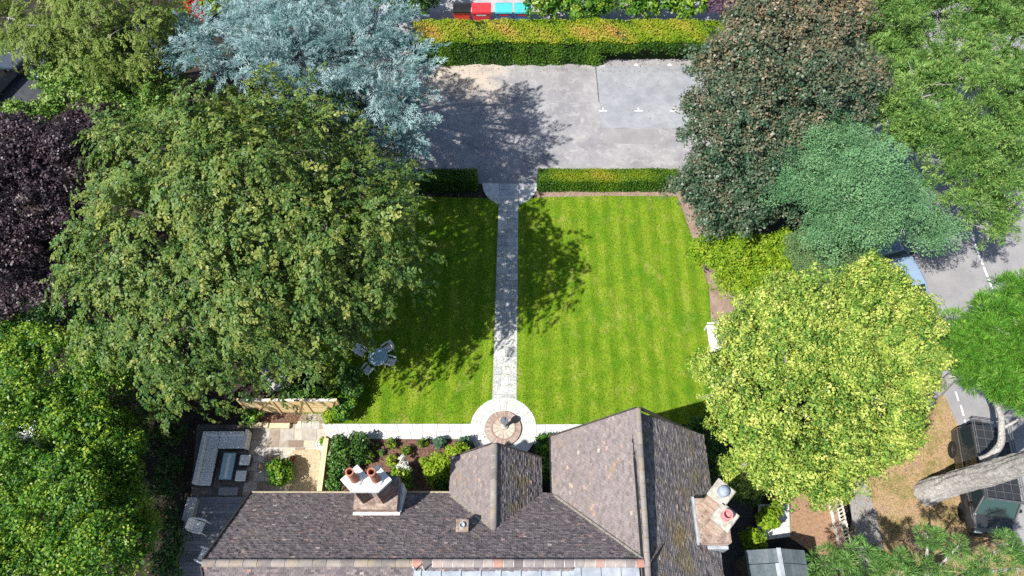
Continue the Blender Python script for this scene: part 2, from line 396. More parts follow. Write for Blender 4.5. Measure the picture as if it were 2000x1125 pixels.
g = MB(); g.prism([XY(572,880),XY(625,878),XY(632,985),XY(545,985),XY(548,930)], 0, .052); struct(g.build('gravel', MAT['gravel']))
g = MB(); g.prism([XY(500,806),XY(590,806),XY(580,829),XY(512,829)], 0, .052); struct(g.build('bark_patch', MAT['bark_mulch']))
g = MB(); g.prism([XY(505,700),XY(632,700),XY(630,762),XY(520,765)], 0, .03); struct(g.build('pale_gravel', MAT['pale_gravel']))
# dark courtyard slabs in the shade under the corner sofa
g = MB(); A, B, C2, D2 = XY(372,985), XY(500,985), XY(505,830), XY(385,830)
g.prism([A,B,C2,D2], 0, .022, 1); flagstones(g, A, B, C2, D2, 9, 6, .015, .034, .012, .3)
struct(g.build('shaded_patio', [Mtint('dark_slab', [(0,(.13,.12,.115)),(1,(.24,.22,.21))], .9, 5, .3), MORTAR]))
# boarded deck
DECKM = Mtint('deck_board', [(0,(.17,.185,.22)),(.5,(.22,.24,.285)),(1,(.28,.30,.34))], .7, 5, .25, .2, 30)
g = MB(); dx0 = XY(372,972)[0]; dx1 = XY(520,972)[0]; y1 = XY(400,972)[1]; y = y1
g.box(dx0+.02, dx1-.02, 0.6, y1-.02, 0, .08, 1)
while y > .7:
    g.box(dx0, dx1, y-.138, y, .06, .12, 0, rnd.random()); y -= .146
struct(g.build('deck', [DECKM, MAT['black']]))
g = MB(); q = XY(428,966); g.box(q[0], q[0]+.85, q[1]-.05, q[1]+.3, 0, .14); struct(g.build('deck_step', MAT['patch']), 'structure')

# street on the right, verge, drive
ROADM = M('road_tarmac', (.27,.265,.275), (.345,.335,.34), .7, .9, .4, 70, fine=(40, .85, 1.12))
road_l = [XY(1560,120),XY(1650,330),XY(1742,545),XY(1834,750),XY(1871,832),XY(1935,985),XY(2010,1125),XY(2060,1250)]
g = MB(); g.prism(road_l + [(60,-5),(70,60)], -.05, .012); road = struct(g.build('road', ROADM))
def stripe(px0, py0, px1, py1, w, z=.012, dash=None):
    a = U(px0,py0); b = U(px1,py1); d = (b-a); L = d.length; d.normalize(); n = Vector((-d.y,d.x,0)); g = MB(); s = 0
    while s < L:
        e = min(L, s+(dash[0] if dash else L))
        p0 = a+d*s; p1 = a+d*e
        g.prism([(p0-n*w/2).xy, (p1-n*w/2).xy, (p1+n*w/2).xy, (p0+n*w/2).xy], z-.01, z+.006)
        s = e + (dash[1] if dash else 1)
    return g
stripe(1862,370,1985,685,.11,dash=(.62,.12)).build('centre_line', MAT['white_paint'], road)
stripe(1866,765,1872,783,.08).build('bay_marking', MAT['white_paint'], road)
stripe(1876,792,1882,812,.08).build('bay_marking', MAT['white_paint'], road)
stripe(1884,820,1889,838,.08).build('bay_marking', MAT['white_paint'], road)
m, t, p = newmat('dry_verge'); p.inputs['Roughness'].default_value = .95
n1 = noise(t, .8, 6, .7); r1 = ramp(t, [(.32,(.17,.20,.05)),(.44,(.36,.28,.13)),(.54,(.50,.35,.21)),(.62,(.40,.28,.19)),(.75,(.47,.41,.33))]); t.links.new(n1.outputs[0], r1.inputs[0])
n3 = noise(t, 26, 4, .8); r3 = ramp(t, [(.28,(.5,.5,.5)),(.72,(1.35,1.3,1.25))]); t.links.new(n3.outputs[0], r3.inputs[0])
c = mixc(t, 1.0, r1.outputs[0], r3.outputs[0], 'MULTIPLY'); t.links.new(c, p.inputs['Base Color'])
bump(t, p, n3.outputs[0], .8, .05); MAT['verge'] = m
verge_pts = [XY(1700,560)] + [XY(1742,545),XY(1834,750),XY(1871,832),XY(1935,985),XY(2010,1125)] + [XY(1640,1125),XY(1660,1040),XY(1670,940),XY(1640,800)]
g = MB(); g.prism(verge_pts, -.05, .03); struct(g.build('verge', MAT['verge']))
MAT['dry_blade'] = leafmat('dry_blade', [(.20,.16,.07),(.42,.29,.15),(.5,.38,.23),(.20,.25,.06)], .1, .8)
struct(blades('dry_grass', verge_pts, 40000, MAT['dry_blade'], None, .05, .022, 5), 'stuff')
g = MB(); g.prism([XY(1655,930),XY(1690,935),XY(1712,1010),XY(1728,1090),XY(1690,1125),XY(1668,1060)], 0, .036); struct(g.build('driveway', ROADM))
g = MB(); g.prism([XY(1545,960),XY(1625,960),XY(1638,1068),XY(1625,1085),XY(1590,1082),XY(1542,1050)], 0, .02); struct(g.build('brown_gravel', MAT['brown_gravel']))
g = MB(); A,B,C2,D2 = XY(1478,1058),XY(1543,1048),XY(1541,985),XY(1480,985)
g.prism([A,B,C2,D2],0,.03,1); flagstones(g, A,B,C2,D2,4,3,.02,.045); struct(g.build('side_paving', [STONE, MORTAR]))
g = MB(); g.prism([XY(1400,960),XY(1470,985),XY(1475,1200),XY(1380,1200)], 0, .02); struct(g.build('side_path', MAT['tar_dark']))
# neighbours' tarmac on the left and the lane behind the hedge
g = MB(); g.prism([XY(-300,60),XY(110,60),XY(60,330),XY(-300,360)], 0, .012); yard = struct(g.build('neighbour_car_park', MAT['tar_dark']))
stripe(32,112,0,185,.1).build('bay_marking', MAT['white_paint'], yard)
stripe(34,112,75,150,.1).build('bay_marking', MAT['white_paint'], yard)
stripe(10,112,32,112,.1).build('bay_marking', MAT['white_paint'], yard)
g = MB(); g.prism([(-9,37.6),(14,37.6),(14,52),(-9,52)], -.02, .01); struct(g.build('lane', M('lane_paving', (.34,.33,.34), (.46,.45,.45), 1.2, .9, .3)))
g = MB(); g.prism([XY(-200,560),XY(50,570),XY(40,1200),XY(-300,1200)], 0, .01); struct(g.build('neighbour_drive', MAT['tar_dark']))

# fallen leaves along the hedge foot, under the trees and on the drive
def litter(name, regions, mat, seed, size=(.09,.06)):
    rng = np.random.default_rng(seed); P = []
    for (x0,x1,y0,y1,z,n) in regions: P.append(np.c_[rng.uniform(x0,x1,n), rng.uniform(y0,y1,n), np.full(n,z)+rng.uniform(.004,.02,n)])
    P = np.concatenate(P); k = len(P); a = rng.uniform(0,6.28,k); d = np.c_[np.cos(a),np.sin(a),rng.normal(0,.15,k)]; nn = np.c_[rng.normal(0,.25,(k,2)),np.ones(k)]
    d = d/np.linalg.norm(d,axis=1,keepdims=True); s = np.cross(nn,d); s /= np.linalg.norm(s,axis=1,keepdims=True)
    l = size[0]*rng.uniform(.5,1.3,k)[:,None]*.5; w = size[1]*rng.uniform(.5,1.3,k)[:,None]*.5
    return struct(quads(name, np.stack([P-d*l,P+s*w,P+d*l,P-s*w],1), rng.uniform(0,1,k), mat), 'stuff')
MAT['dead_leaf'] = leafmat('dead_leaf', [(.07,.045,.025),(.20,.12,.06),(.34,.22,.11),(.45,.36,.22)], .05, .8)
litter('fallen_leaves', [(-9,13,34.3,35.1,.026,260),(-8,-1,26,35,.022,700),(-1,12,25.8,34,.027,70),(-9,-1.5,24.0,24.9,.013,260),(1.5,9,24.2,24.9,.013,260),(-16,-12,1,14,.02,500),(-24,-9,12,24,.005,600),(8,11,10,24,.012,900),(-1.8,-.9,9,11,.05,14),(14,20,8,17,.034,900)], MAT['dead_leaf'], 9)

# ------------------------------------------------------------------ foliage
def rhomb(c, d, n, l, w):
    """leaf quads: centre, direction, normal, length, width (arrays)"""
    s = np.cross(n, d); s /= np.linalg.norm(s, axis=1, keepdims=True)+1e-9
    return np.stack([c-d*l[:,None]*.5, c+s*w[:,None]*.5-d*l[:,None]*.05, c+d*l[:,None]*.5, c-s*w[:,None]*.5-d*l[:,None]*.05], 1)
def unit(a): return a/(np.linalg.norm(a, axis=1, keepdims=True)+1e-9)
def template(kind, rng, k, leaf):
    """one spray, about 1 unit big: leaf quads and their tint offsets. leaf = (length, width) in units of the spray"""
    L, W = leaf
    if kind == 'droop':                       # arching twig with leaves either side
        s = rng.uniform(0, 1, k)**.8; side = rng.choice((-1,1), k); off = rng.uniform(0,.24,k)*(1-.55*s)
        c = np.c_[s, side*off, -.42*s*s - .25*off + rng.normal(0,.03,k)]
        d = unit(np.c_[.7+0*s, side*rng.uniform(.2,1,k), -.5*s+rng.normal(0,.25,k)])
        n = unit(np.c_[.35*s+rng.normal(0,.35,k), rng.normal(0,.35,k), 1+0*s])
        tint = .28*s
    elif kind == 'dome':                      # rounded clump
        v = unit(rng.normal(0,1,(k,3))); v[:,2] = np.abs(v[:,2])*.9-.1
        c = v*rng.uniform(.55,1,k)[:,None]*np.array([.62,.62,.5]); n = unit(v+rng.normal(0,.45,(k,3))+np.array([0,0,.4]))
        d = unit(np.cross(n, rng.normal(0,1,(k,3)))); tint = .7*c[:,2]
    elif kind == 'needle':                    # flat fan of stiff twigs
        s = rng.uniform(.05,1,k); side = rng.choice((-1,1), k); off = rng.uniform(0,.45,k)*(1.05-s)
        c = np.c_[s+off*.5, side*off, -.12*s*s + rng.normal(0,.035,k)]
        d = unit(np.c_[.75+0*s, side*np.where(off>.08,.75,.15)+rng.normal(0,.25,k), rng.normal(.1,.25,k)])
        n = unit(np.c_[rng.normal(0,.5,k), rng.normal(0,.5,k), 1+0*s]); tint = .25*s
    elif kind == 'tuft':                      # ball of needles on a shoot
        d = unit(rng.normal(0,1,(k,3))+np.array([.8,0,.5])); c = d*rng.uniform(.3,.6,k)[:,None]; n = unit(np.cross(d, rng.normal(0,1,(k,3))))
        tint = rng.normal(0,.1,k)
    else:                                     # pad: thin plate of small leaves
        a = rng.uniform(0,2*np.pi,k); r = np.sqrt(rng.uniform(0,1,k))*.62
        c = np.c_[r*np.cos(a), r*np.sin(a), .16*(1-(r/.62)**2)+rng.normal(0,.05,k)]
        d = unit(np.c_[np.cos(a)+rng.normal(0,.6,k), np.sin(a)+rng.normal(0,.6,k), rng.normal(0,.35,k)])
        n = unit(np.c_[rng.normal(0,.4,k), rng.normal(0,.4,k), 1+0*a]); tint = .1*(1-r)
    q = rhomb(c, d, n, L*rng.uniform(.7,1.3,k), W*rng.uniform(.7,1.3,k))
    return q, tint
def lumps(d, rng, n=7):
    v = np.zeros(len(d))
    for i in range(n):
        f = rng.normal(0,1,3); f *= rng.uniform(2.5,7)/np.linalg.norm(f); v += np.sin(d@f+rng.uniform(0,6.28))
    return v/math.sqrt(n)
def foliage(name, parent, lobes, kind, mat, size=1.0, leaf=(.16,.1), k=40, dens=2.2, seed=1, shell=(.72,1.06), lump=.10,
            gap=-1.1, outw=.8, droop=.3, inner=.35, tint0=.2, tintr=.35, low=-.55, tintfn=None, bough=None):
    rng = np.random.default_rng(seed)
    tm = [template(kind, rng, k, (leaf[0]/size, leaf[1]/size)) for _ in range(7)]
    C = np.array([l[0] for l in lobes], float); RR = np.array([l[1] for l in lobes], float)
    Q = []; T = []
    for li in range(len(lobes)):
        r = RR[li]; area = 4*math.pi*((r[0]*r[1])**1.6/3+2*(r[0]*r[2])**1.6/3)**(1/1.6)
        for layer in (0, 1):
            n = int(area*dens*(inner if layer else 1)/(bough[0] if bough else 1))
            if n < 1: continue
            d = unit(rng.normal(0,1,(n,3))); d = d[d[:,2] > low]; n = len(d)
            lv = lumps(d, rng)
            f = (rng.uniform(shell[0], shell[1], n) if layer == 0 else rng.uniform(.45,.7,n)) * (1+lump*lv)
            P = C[li]+d*r*f[:,None]
            keep = (lv > gap) if layer == 0 else np.ones(n, bool)
            for lj in range(len(lobes)):
                if lj != li: keep &= (((P-C[lj])/RR[lj])**2).sum(1) > (.5 if layer == 0 else .2)
            keep &= P[:,2] > .05
            P = P[keep]; d = d[keep]; n = len(P)
            if n == 0: continue
            if bough:                                  # several sprays ride along one arching bough
                mB, LBg, dB = bough; o = unit(d/r)
                ab = unit(o*np.array([1,1,.35])*outw + rng.normal(0,.35,(n,3)) + np.array([0,0,.05])); sb_ = unit(np.cross(np.array([0,0,1.]), ab))
                Lb = LBg*rng.uniform(.7,1.3,n); P = P-ab*(Lb*.45)[:,None]
                P = np.repeat(P,mB,0); d = np.repeat(d,mB,0); ab = np.repeat(ab,mB,0); sb_ = np.repeat(sb_,mB,0); Lb = np.repeat(Lb,mB)
                s_ = np.tile((np.arange(mB)+.5)/mB, n)+rng.uniform(-.06,.06,n*mB); sd_ = np.tile(np.where(np.arange(mB)%2, 1., -1.), n)*rng.uniform(.3,1,n*mB); sd_[mB-1::mB] *= .1
                P = P+ab*(s_*Lb)[:,None]+sb_*(sd_*.19*Lb*(1.15-s_))[:,None]; P[:,2] += Lb*(.18*s_-dB*s_*s_)
                n = n*mB; ok = P[:,2] > .1; P = P[ok]; d = d[ok]; ab = ab[ok]; sb_ = sb_[ok]; sd_ = sd_[ok]; n = len(P)
            o = unit(d/r)
            hz = o*np.array([1,1,.25])
            ax = unit(hz*outw + rng.normal(0,.33,(n,3)) + np.array([0,0,-droop]))
            if bough: ax = unit(ab*.85+sb_*(sd_*.6)[:,None]+rng.normal(0,.14,(n,3))+np.array([0,0,-droop]))
            nn = o*.7 + np.array([0,0,.8]) + rng.normal(0,.22,(n,3)); nn = unit(nn - ax*(nn*ax).sum(1,keepdims=True))
            bb = np.cross(nn, ax); sc = size*rng.uniform(.65,1.3,n)
            F = np.stack([ax,bb,nn],2)*sc[:,None,None]
            which = rng.integers(0,len(tm),n); st = tint0+rng.uniform(0,tintr,n)
            if tintfn is not None: st = st+tintfn(P, d, rng)
            for w in range(len(tm)):
                sel = which == w
                if not sel.any(): continue
                q, tt = tm[w]
                Q.append((np.einsum('nij,kvj->nkvi', F[sel], q)+P[sel][:,None,None,:]).reshape(-1,4,3))
                T.append((st[sel][:,None]+tt[None,:]+rng.uniform(-.16,.16,(sel.sum(),len(tt)))).ravel())
    Q = np.concatenate(Q); T = np.concatenate(T)
    if parent is not None: Q = Q - np.array(parent.location)[None,None,:]
    return quads(name, Q, T, mat, parent)
def LB(lst, rzf=.8):
    """lobes given as (px, py, height, radius in px[, flatness])"""
    out = []
    for l in lst:
        p = U(l[0], l[1], l[2]); r = l[3]*DEP(l[0], l[1], l[2])/FOC; z = r*(l[4] if len(l) > 4 else rzf)
        out.append((tuple(p), (r, r, z)))
    return out
def trunk_mesh(parent, base, lobes, r0, seed, bark, twigs=0, reach=.75, name='trunk'):
    rr = random.Random(seed); g = MB(); L = Vector(parent.location); base = Vector(base)
    top = Vector((0,0,0)); zmin = min(l[0][2]-l[1][2] for l in lobes)
    for l in lobes: top += Vector(l[0])
    top /= len(lobes); fork = base.lerp(top, .5); fork.z = max(zmin*.8, base.z+.6)
    pts = [base + (fork-base)*s + Vector((rr.uniform(-.12,.12), rr.uniform(-.12,.12), 0))*(0 if s in (0,1) else 1) for s in (0,.12,.4,.7,1)]
    g.tube([p-L for p in pts], [r0*1.45, r0*1.08, r0*.95, r0*.85, r0*.75], 10)
    for (c, r) in lobes:
        c = Vector(c); v = c-fork
        mid = fork+v*.5+Vector((rr.uniform(-.4,.4), rr.uniform(-.4,.4), rr.uniform(-.1,.5)))
        e = c + (c-top).normalized()*r[0]*.35
        g.tube([fork-L, mid-L, c-L, e-L], [r0*.55, r0*.36, r0*.2, r0*.07], 6)
        for k in range(twigs):
            a = rr.uniform(0, 6.28); zz = rr.uniform(-.1,.75); h = math.sqrt(1-zz*zz)
            d = Vector((math.cos(a)*h, math.sin(a)*h, zz)); tip = c+Vector((d.x*r[0], d.y*r[1], d.z*r[2]))*rr.uniform(.9,1.07)
            m1 = c.lerp(tip,.5)+Vector((rr.uniform(-.2,.2), rr.uniform(-.2,.2), .15))*r[0]*.3
            g.tube([c-L, m1-L, tip-L], [min(.035,r0*.12), min(.024,r0*.07), .012], 4, caps=False)
            t2 = m1.lerp(tip,.55); e2 = t2+Vector((rr.uniform(-.5,.5), rr.uniform(-.5,.5), rr.uniform(-.1,.2)))*r[0]*.5
            g.tube([t2-L, e2-L], [.025, .01], 4, caps=False)
    return g.build(name, bark, parent, smooth=True)
def tree(name, label, cat, lobes_px, base_px, kind, mat, bark='bark', r0=.25, group=None, rzf=.8, twigs=0, **kw):
    lobes = LB(lobes_px, rzf); sub = kw.pop('sub', None); main = lobes
    if sub:
        rs_ = random.Random(kw.get('seed',1)*7); extra = []
        for (c, r) in lobes:
            for i in range(sub[0]):
                a = rs_.uniform(0,6.28); z = rs_.uniform(-.15,.9); h = math.sqrt(1-z*z); f = rs_.uniform(.72,.9); q = sub[1]*rs_.uniform(.7,1.25)
                extra.append(((c[0]+h*math.cos(a)*r[0]*f, c[1]+h*math.sin(a)*r[1]*f, c[2]+z*r[2]*f), (r[0]*q, r[1]*q, r[0]*q*.75)))
        ms = sub[2] if len(sub) > 2 else .86; lobes = [(c, (r[0]*ms, r[1]*ms, r[2]*ms)) for c, r in lobes] + extra
    if base_px is None:
        cx = sum(l[0][0] for l in lobes)/len(lobes); cy = sum(l[0][1] for l in lobes)/len(lobes); b = Vector((cx,cy,0))
    else: b = U(*base_px)
    r = empty(name, b, 0, label, cat, group)
    trunk_mesh(r, b, main, r0, kw.get('seed',1), MAT[bark], twigs)
    foliage('crown', r, lobes, kind, mat, **kw)
    return r

LM = dict(
    beech=leafmat('beech_leaf', [(.018,.062,.016),(.052,.13,.026),(.12,.20,.038),(.225,.27,.052),(.37,.36,.09)], .15, .5, .35),
    cedar=leafmat('cedar_needle', [(.018,.065,.07),(.07,.17,.17),(.25,.38,.39),(.47,.60,.61)], .06, .6),
    purple=leafmat('purple_leaf', [(.013,.008,.010),(.032,.019,.026),(.066,.045,.054),(.16,.12,.14)], .12, .45, .5, gain=(1.35,1.3,1.35)),
    lush=leafmat('lush_leaf', [(.012,.065,.010),(.045,.15,.014),(.12,.265,.02),(.26,.38,.03),(.42,.46,.06)], .18, .45, .35),
    olive=leafmat('olive_leaf', [(.04,.075,.014),(.09,.14,.022),(.16,.2,.04),(.25,.26,.08)], 0.16, .55, gain=(1.25,1.35,1.3)),
    maple=leafmat('maple_leaf', [(.03,.085,.012),(.08,.17,.02),(.17,.26,.05),(.28,.33,.11)], 0.2, .5, .35, gain=(1.3,1.35,1.4)),
    bronze=leafmat('bronze_leaf', [(.02,.065,.035),(.05,.115,.06),(.10,.135,.08),(.19,.165,.10),(.30,.20,.11)], .10, .45, .45),
    feather=leafmat('feathery_leaf', [(.045,.13,.03),(.12,.26,.055),(.26,.41,.10),(.43,.54,.20)], .18, .55),
    teal=leafmat('teal_needle', [(.03,.10,.045),(.085,.22,.095),(.175,.34,.15),(.30,.45,.23)], .10, .6),
    greygreen=leafmat('greygreen_needle', [(.05,.11,.05),(.10,.17,.075),(.16,.23,.10),(.24,.27,.13)], .18, .6, gain=(1.2,1.3,1.2)),
    yshrub=leafmat('yellow_green_leaf', [(.05,.12,.008),(.13,.24,.012),(.24,.34,.02),(.38,.42,.05)], .28, .5, gain=(1.2,1.25,1.2)),
    lime=leafmat('lime_leaf', [(.03,.11,.02),(.12,.25,.035),(.32,.43,.07),(.50,.56,.12),(.62,.62,.20)], .14, .5),
    pine=leafmat('pine_needle', [(.10,.05,.02),(.03,.12,.012),(.06,.19,.018),(.12,.28,.035),(.24,.36,.09)], 0.14, .55, gain=(1.5,1.4,1.3)),
    pine_pale=leafmat('pale_pine_needle', [(.04,.10,.025),(.09,.18,.04),(.16,.27,.07),(.27,.36,.13)], .2, .55, gain=(1.2,1.35,1.3)),
    hedge=leafmat('hedge_leaf', [(.02,.07,.006),(.055,.145,.01),(.11,.22,.012),(.22,.30,.014)], .22, .45, .35),
    hedge_top=leafmat('hedge_new_growth', [(.07,.17,.008),(.17,.29,.012),(.28,.35,.02),(.42,.36,.05),(.60,.28,.10)], .25, .5),
    yew=leafmat('yew_leaf', [(.02,.06,.006),(.06,.14,.008),(.13,.22,.010),(.22,.27,.012),(.30,.28,.03)], .2, .5),
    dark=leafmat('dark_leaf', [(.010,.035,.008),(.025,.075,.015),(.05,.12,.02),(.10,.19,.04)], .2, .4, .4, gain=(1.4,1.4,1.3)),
    blossom=leafmat('blossom', [(.6,.62,.5),(.78,.78,.72),(.85,.85,.82)], .2, .6),
    red=leafmat('red_leaf', [(.3,.03,.02),(.5,.06,.03),(.62,.13,.06)], .25, .5),
    bluebush=leafmat('blue_green_leaf', [(.03,.10,.05),(.07,.18,.10),(.14,.27,.16)], .2, .5),
)

# --- the great beech-like tree left of the lawn
tree('beech_tree', 'huge olive green drooping tree filling the left half, shading the lawn', 'tree',
     [(470,330,12.5,178),(325,430,10.5,165),(590,290,11,125),(650,430,11.5,135),(500,500,10.5,175),(330,590,8.5,145),(610,560,8,115),
      (742,435,11,68),(450,205,11,85),(255,300,9.5,105),(205,500,7.5,82),(360,700,5.5,70),(650,610,6.5,58),(520,650,6.5,75),(735,540,8,55),
      (310,745,4.5,45),(620,210,9.5,70),(690,350,10.5,95),(715,500,9,65),(330,230,9,80),(685,590,6.5,42),(215,600,7,78),(490,700,5,40)], (560,560), 'droop', LM['beech'],
     'bark_dark', .45, None, .75, 2, size=.68, leaf=(.115,.075), k=40, dens=8, seed=11, shell=(.62,1.06), lump=.16, outw=1.0, droop=.62, tint0=.12, tintr=.36,
     inner=.28, bough=(9,2.1,.85), tintfn=lambda P, d, rng: .08*np.clip((P[:,2]-7)/5,-1,1))
tree('blue_cedar_tree', 'silvery blue cedar behind the huge olive green tree, beside the hedge', 'tree',
     [(560,60,9,100),(690,85,9.6,82),(735,140,9.5,80),(450,70,8,75),(390,95,7,60),(700,205,8,70),(765,255,8,55),(600,130,9.5,105),(520,-10,6,90),(640,10,6,60),
      (785,190,9.4,42),(640,180,8,80),(745,60,9,58),(790,120,9.4,38),(735,305,6.5,50),(700,262,7,55),(785,245,7.5,42),(720,330,5.5,40),(812,105,9.2,24)], (640,190), 'needle', LM['cedar'], 'bark_dark', .35, None, .55, 0,
     size=.72, leaf=(.17,.028), k=60, dens=9.5, seed=12, shell=(.62,1.06), lump=.18, gap=-.9, outw=1.0, droop=.15, tint0=.2, tintr=.5, inner=.25, bough=(8,1.8,.3))
tree('copper_beech_tree', 'dark purple leaved tree at the left edge beside the olive tree', 'tree',
     [(90,300,7.5,95),(60,400,7.5,115),(20,480,6.5,105),(100,530,5.5,75),(10,330,6.5,90),(165,245,6,45),(130,430,6.5,70),(30,570,4.8,50)], (110,430), 'dome', LM['purple'], 'bark_dark', .3,
     sub=(5,.34), size=.6, leaf=(.115,.085), k=38, dens=9, seed=13, lump=.14, tint0=.1, tintr=.45, droop=.1)
def red_patch(P, d, rng):
    return 0*P[:,0]
tree('plum_tree', 'bright green leafy tree in the lower left corner', 'tree',
     [(110,720,3.6,105),(195,760,3.4,80),(60,880,4.4,135),(185,890,4,100),(100,1030,5.5,140),(220,1020,5,66),(235,950,3.8,45),(255,1000,4,48),(262,1060,4.5,50),(20,680,3.6,70),(205,690,3,55),(235,840,3,55),(40,1120,6,100),(190,1110,7,85)],
     (200,930), 'dome', LM['lush'], 'bark_dark', .3, None, .8, 2, sub=(5,.34), size=.6, leaf=(.115,.07), k=40, dens=9, seed=14, shell=(.62,1.08), lump=.25, gap=-.85, tint0=.02, tintr=.6, droop=.05, inner=.25)
tree('olive_leaved_tree', 'pale olive feathery tree in the top left corner', 'tree',
     [(150,50,8,95),(270,50,8,85),(60,70,7,55),(335,65,7,50),(18,35,6.5,48),(200,-30,9,120),(110,95,6,40)], (190,140), 'droop', LM['olive'], 'bark', .28, None, .75, 3,
     size=.6, leaf=(.11,.05), k=44, dens=10, seed=15, lump=.15, gap=-1.0, droop=.4, tint0=.2, tintr=.4, bough=(7,1.2,.6))
tree('maple_tree', 'mid green maple between the olive feathery tree and purple tree', 'tree',
     [(190,165,5.5,75),(250,135,5.5,65),(130,130,5,50),(115,180,5,45),(230,200,5,55),(280,190,5.2,55),(300,140,5.5,50),(310,230,5,45)], (220,220), 'dome', LM['maple'], 'bark', .18, None, .75, 1,
     size=.6, leaf=(.15,.11), k=34, dens=6, seed=16, lump=.18, gap=-.8, tint0=.15, tintr=.5, droop=.05)
tree('maple_tree', 'smaller pale green maple at left edge beside the car park lines', 'tree',
     [(45,240,4.6,48),(8,235,4.6,36),(15,285,4,45),(95,230,4,35),(60,265,4,40)], (70,280), 'dome', LM['maple'], 'bark', .14, None, .75, 1,
     size=.6, leaf=(.15,.11), k=34, dens=6, seed=17, lump=.18, gap=-.8, tint0=.2, tintr=.5, droop=.05)
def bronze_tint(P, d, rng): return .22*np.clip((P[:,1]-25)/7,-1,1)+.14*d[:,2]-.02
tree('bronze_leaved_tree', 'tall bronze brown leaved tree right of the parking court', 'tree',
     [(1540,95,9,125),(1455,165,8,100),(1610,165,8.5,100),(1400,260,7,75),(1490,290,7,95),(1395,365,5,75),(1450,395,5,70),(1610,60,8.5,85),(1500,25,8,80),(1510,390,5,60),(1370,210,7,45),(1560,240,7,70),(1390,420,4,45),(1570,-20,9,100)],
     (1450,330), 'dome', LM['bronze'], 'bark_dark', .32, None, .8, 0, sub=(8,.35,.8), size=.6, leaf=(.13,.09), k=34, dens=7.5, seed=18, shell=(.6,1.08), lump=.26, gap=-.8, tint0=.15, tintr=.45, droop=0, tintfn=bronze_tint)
tree('feathery_cypress_tree', 'tall loose light green tree in the top right corner', 'tree',
     [(1850,60,9,120),(1800,190,8.5,90),(1920,180,9,120),(1955,310,7.5,75),(1850,290,7.5,75),(1955,410,6,40),(1745,110,8,65),(1890,385,6.5,40),(1745,240,7.5,55),(1985,60,9,100),(1780,20,9,80),(1930,450,5.5,30),(1985,200,8.5,90)],
     (1880,330), 'tuft', LM['feather'], 'bark', .35, None, .75, 6, sub=(3,.36), size=.42, leaf=(.17,.035), k=46, dens=13, seed=19, shell=(.62,1.08), lump=.2, gap=-.8, tint0=.2, tintr=.45, droop=.2, inner=.25, bough=(8,1.3,.5))
tree('blue_green_pine_tree', 'dense blue green spreading conifer between bronze tree and road', 'tree',
     [(1600,285,7,75),(1680,345,7.2,90),(1560,350,6.6,65),(1750,400,6.6,75),(1640,415,6,70),(1815,455,5.2,42),(1708,440,5.6,44),(1548,312,6.4,45)],
     (1680,430), 'pad', LM['teal'], 'bark', .25, None, .6, 2, sub=(9,.42,.72), size=1.0, leaf=(.095,.04), k=150, dens=3.6, seed=20, lump=.26, gap=-.75, tint0=.25, tintr=.4, droop=0, shell=(.7,1.05))
tree('grey_green_juniper', 'small grey green conifer under the spreading blue green one', 'tree',
     [(1600,490,3.6,52),(1655,505,3.6,42),(1570,525,3,38),(1620,530,3,40)], (1620,520), 'pad', LM['greygreen'], 'bark', .12, None, .7, 2,
     sub=(5,.4), size=.45, leaf=(.085,.035), k=60, dens=14, seed=21, lump=.12, tint0=.2, tintr=.4, droop=.1)
tree('laurel_shrub', 'yellow green shrub at the lawn edge below the bronze tree', 'shrub',
     [(1395,492,2,38),(1450,500,2.8,52),(1505,490,2.8,42),(1440,550,2.4,40),(1520,545,2.6,45),(1370,500,1.5,22)], (1450,540), 'dome', LM['yshrub'], 'bark', .08, None, .8, 0,
     sub=(5,.4), size=.45, leaf=(.10,.065), k=34, dens=16, seed=22, lump=.15, tint0=.15, tintr=.5, droop=0)
tree('lime_green_tree', 'large golden lime green tree right of the lawn', 'tree',
     [(1600,650,7,115),(1700,640,7,115),(1768,602,6.5,60),(1480,685,6,90),(1440,760,5.4,85),(1550,795,7,140),(1690,770,7,120),(1500,880,5.6,80),(1590,925,4.6,55),(1765,680,6.2,75),
      (1680,570,6.2,50),(1650,880,5,70),(1460,625,5,45),(1455,925,4,40),(1530,600,5.5,60),(1720,850,5.4,60)],
     (1560,800), 'dome', LM['lime'], 'bark', .35, None, .8, 3, sub=(7,.34,.82), size=.5, leaf=(.10,.065), k=46, dens=12, seed=23, shell=(.66,1.08), lump=.24, gap=-.9, tint0=.08, tintr=.55, droop=.05, inner=.25)
tree('scots_pine_tree', 'vivid green pine at the right edge over the road', 'tree',
     [(1945,645,6.2,60),(1992,580,6.2,42),(1895,670,6,52),(1955,720,6,60),(2005,680,6.5,75),(1865,680,5.2,40),(1985,755,5.5,45),(1910,738,5,34),(1860,640,5,22),(1930,590,5.6,22)], (1810,788), 'tuft', LM['pine'], 'bark', .28, None, .65, 2,
     sub=(6,.44,.72), size=.62, leaf=(.2,.022), k=110, dens=6.5, seed=24, lump=.2, gap=-.8, tint0=.3, tintr=.4, droop=0, inner=.4)
# pine in the bottom right corner, its branch ends reach into view
tree('corner_pine_tree', 'pale green pine whose branch tips enter at the bottom right corner', 'tree',
     [(1630,1108,4.5,42),(1690,1090,4.7,34),(1750,1120,4.8,36),(1812,1052,5,20),(1815,1115,4.6,24),(1870,1068,5,20),(1925,1110,5,26),(1965,1062,5.2,24),(1985,1110,5,34),(1880,1125,4.6,28),(1650,1160,4.8,50)],
     (1740,1230), 'tuft', LM['pine_pale'], 'bark', .22, None, .6, 2, size=.42, leaf=(.20,.022), k=64, dens=13, seed=25, lump=.15, gap=-.7, tint0=.25, tintr=.45, droop=0, inner=.2)
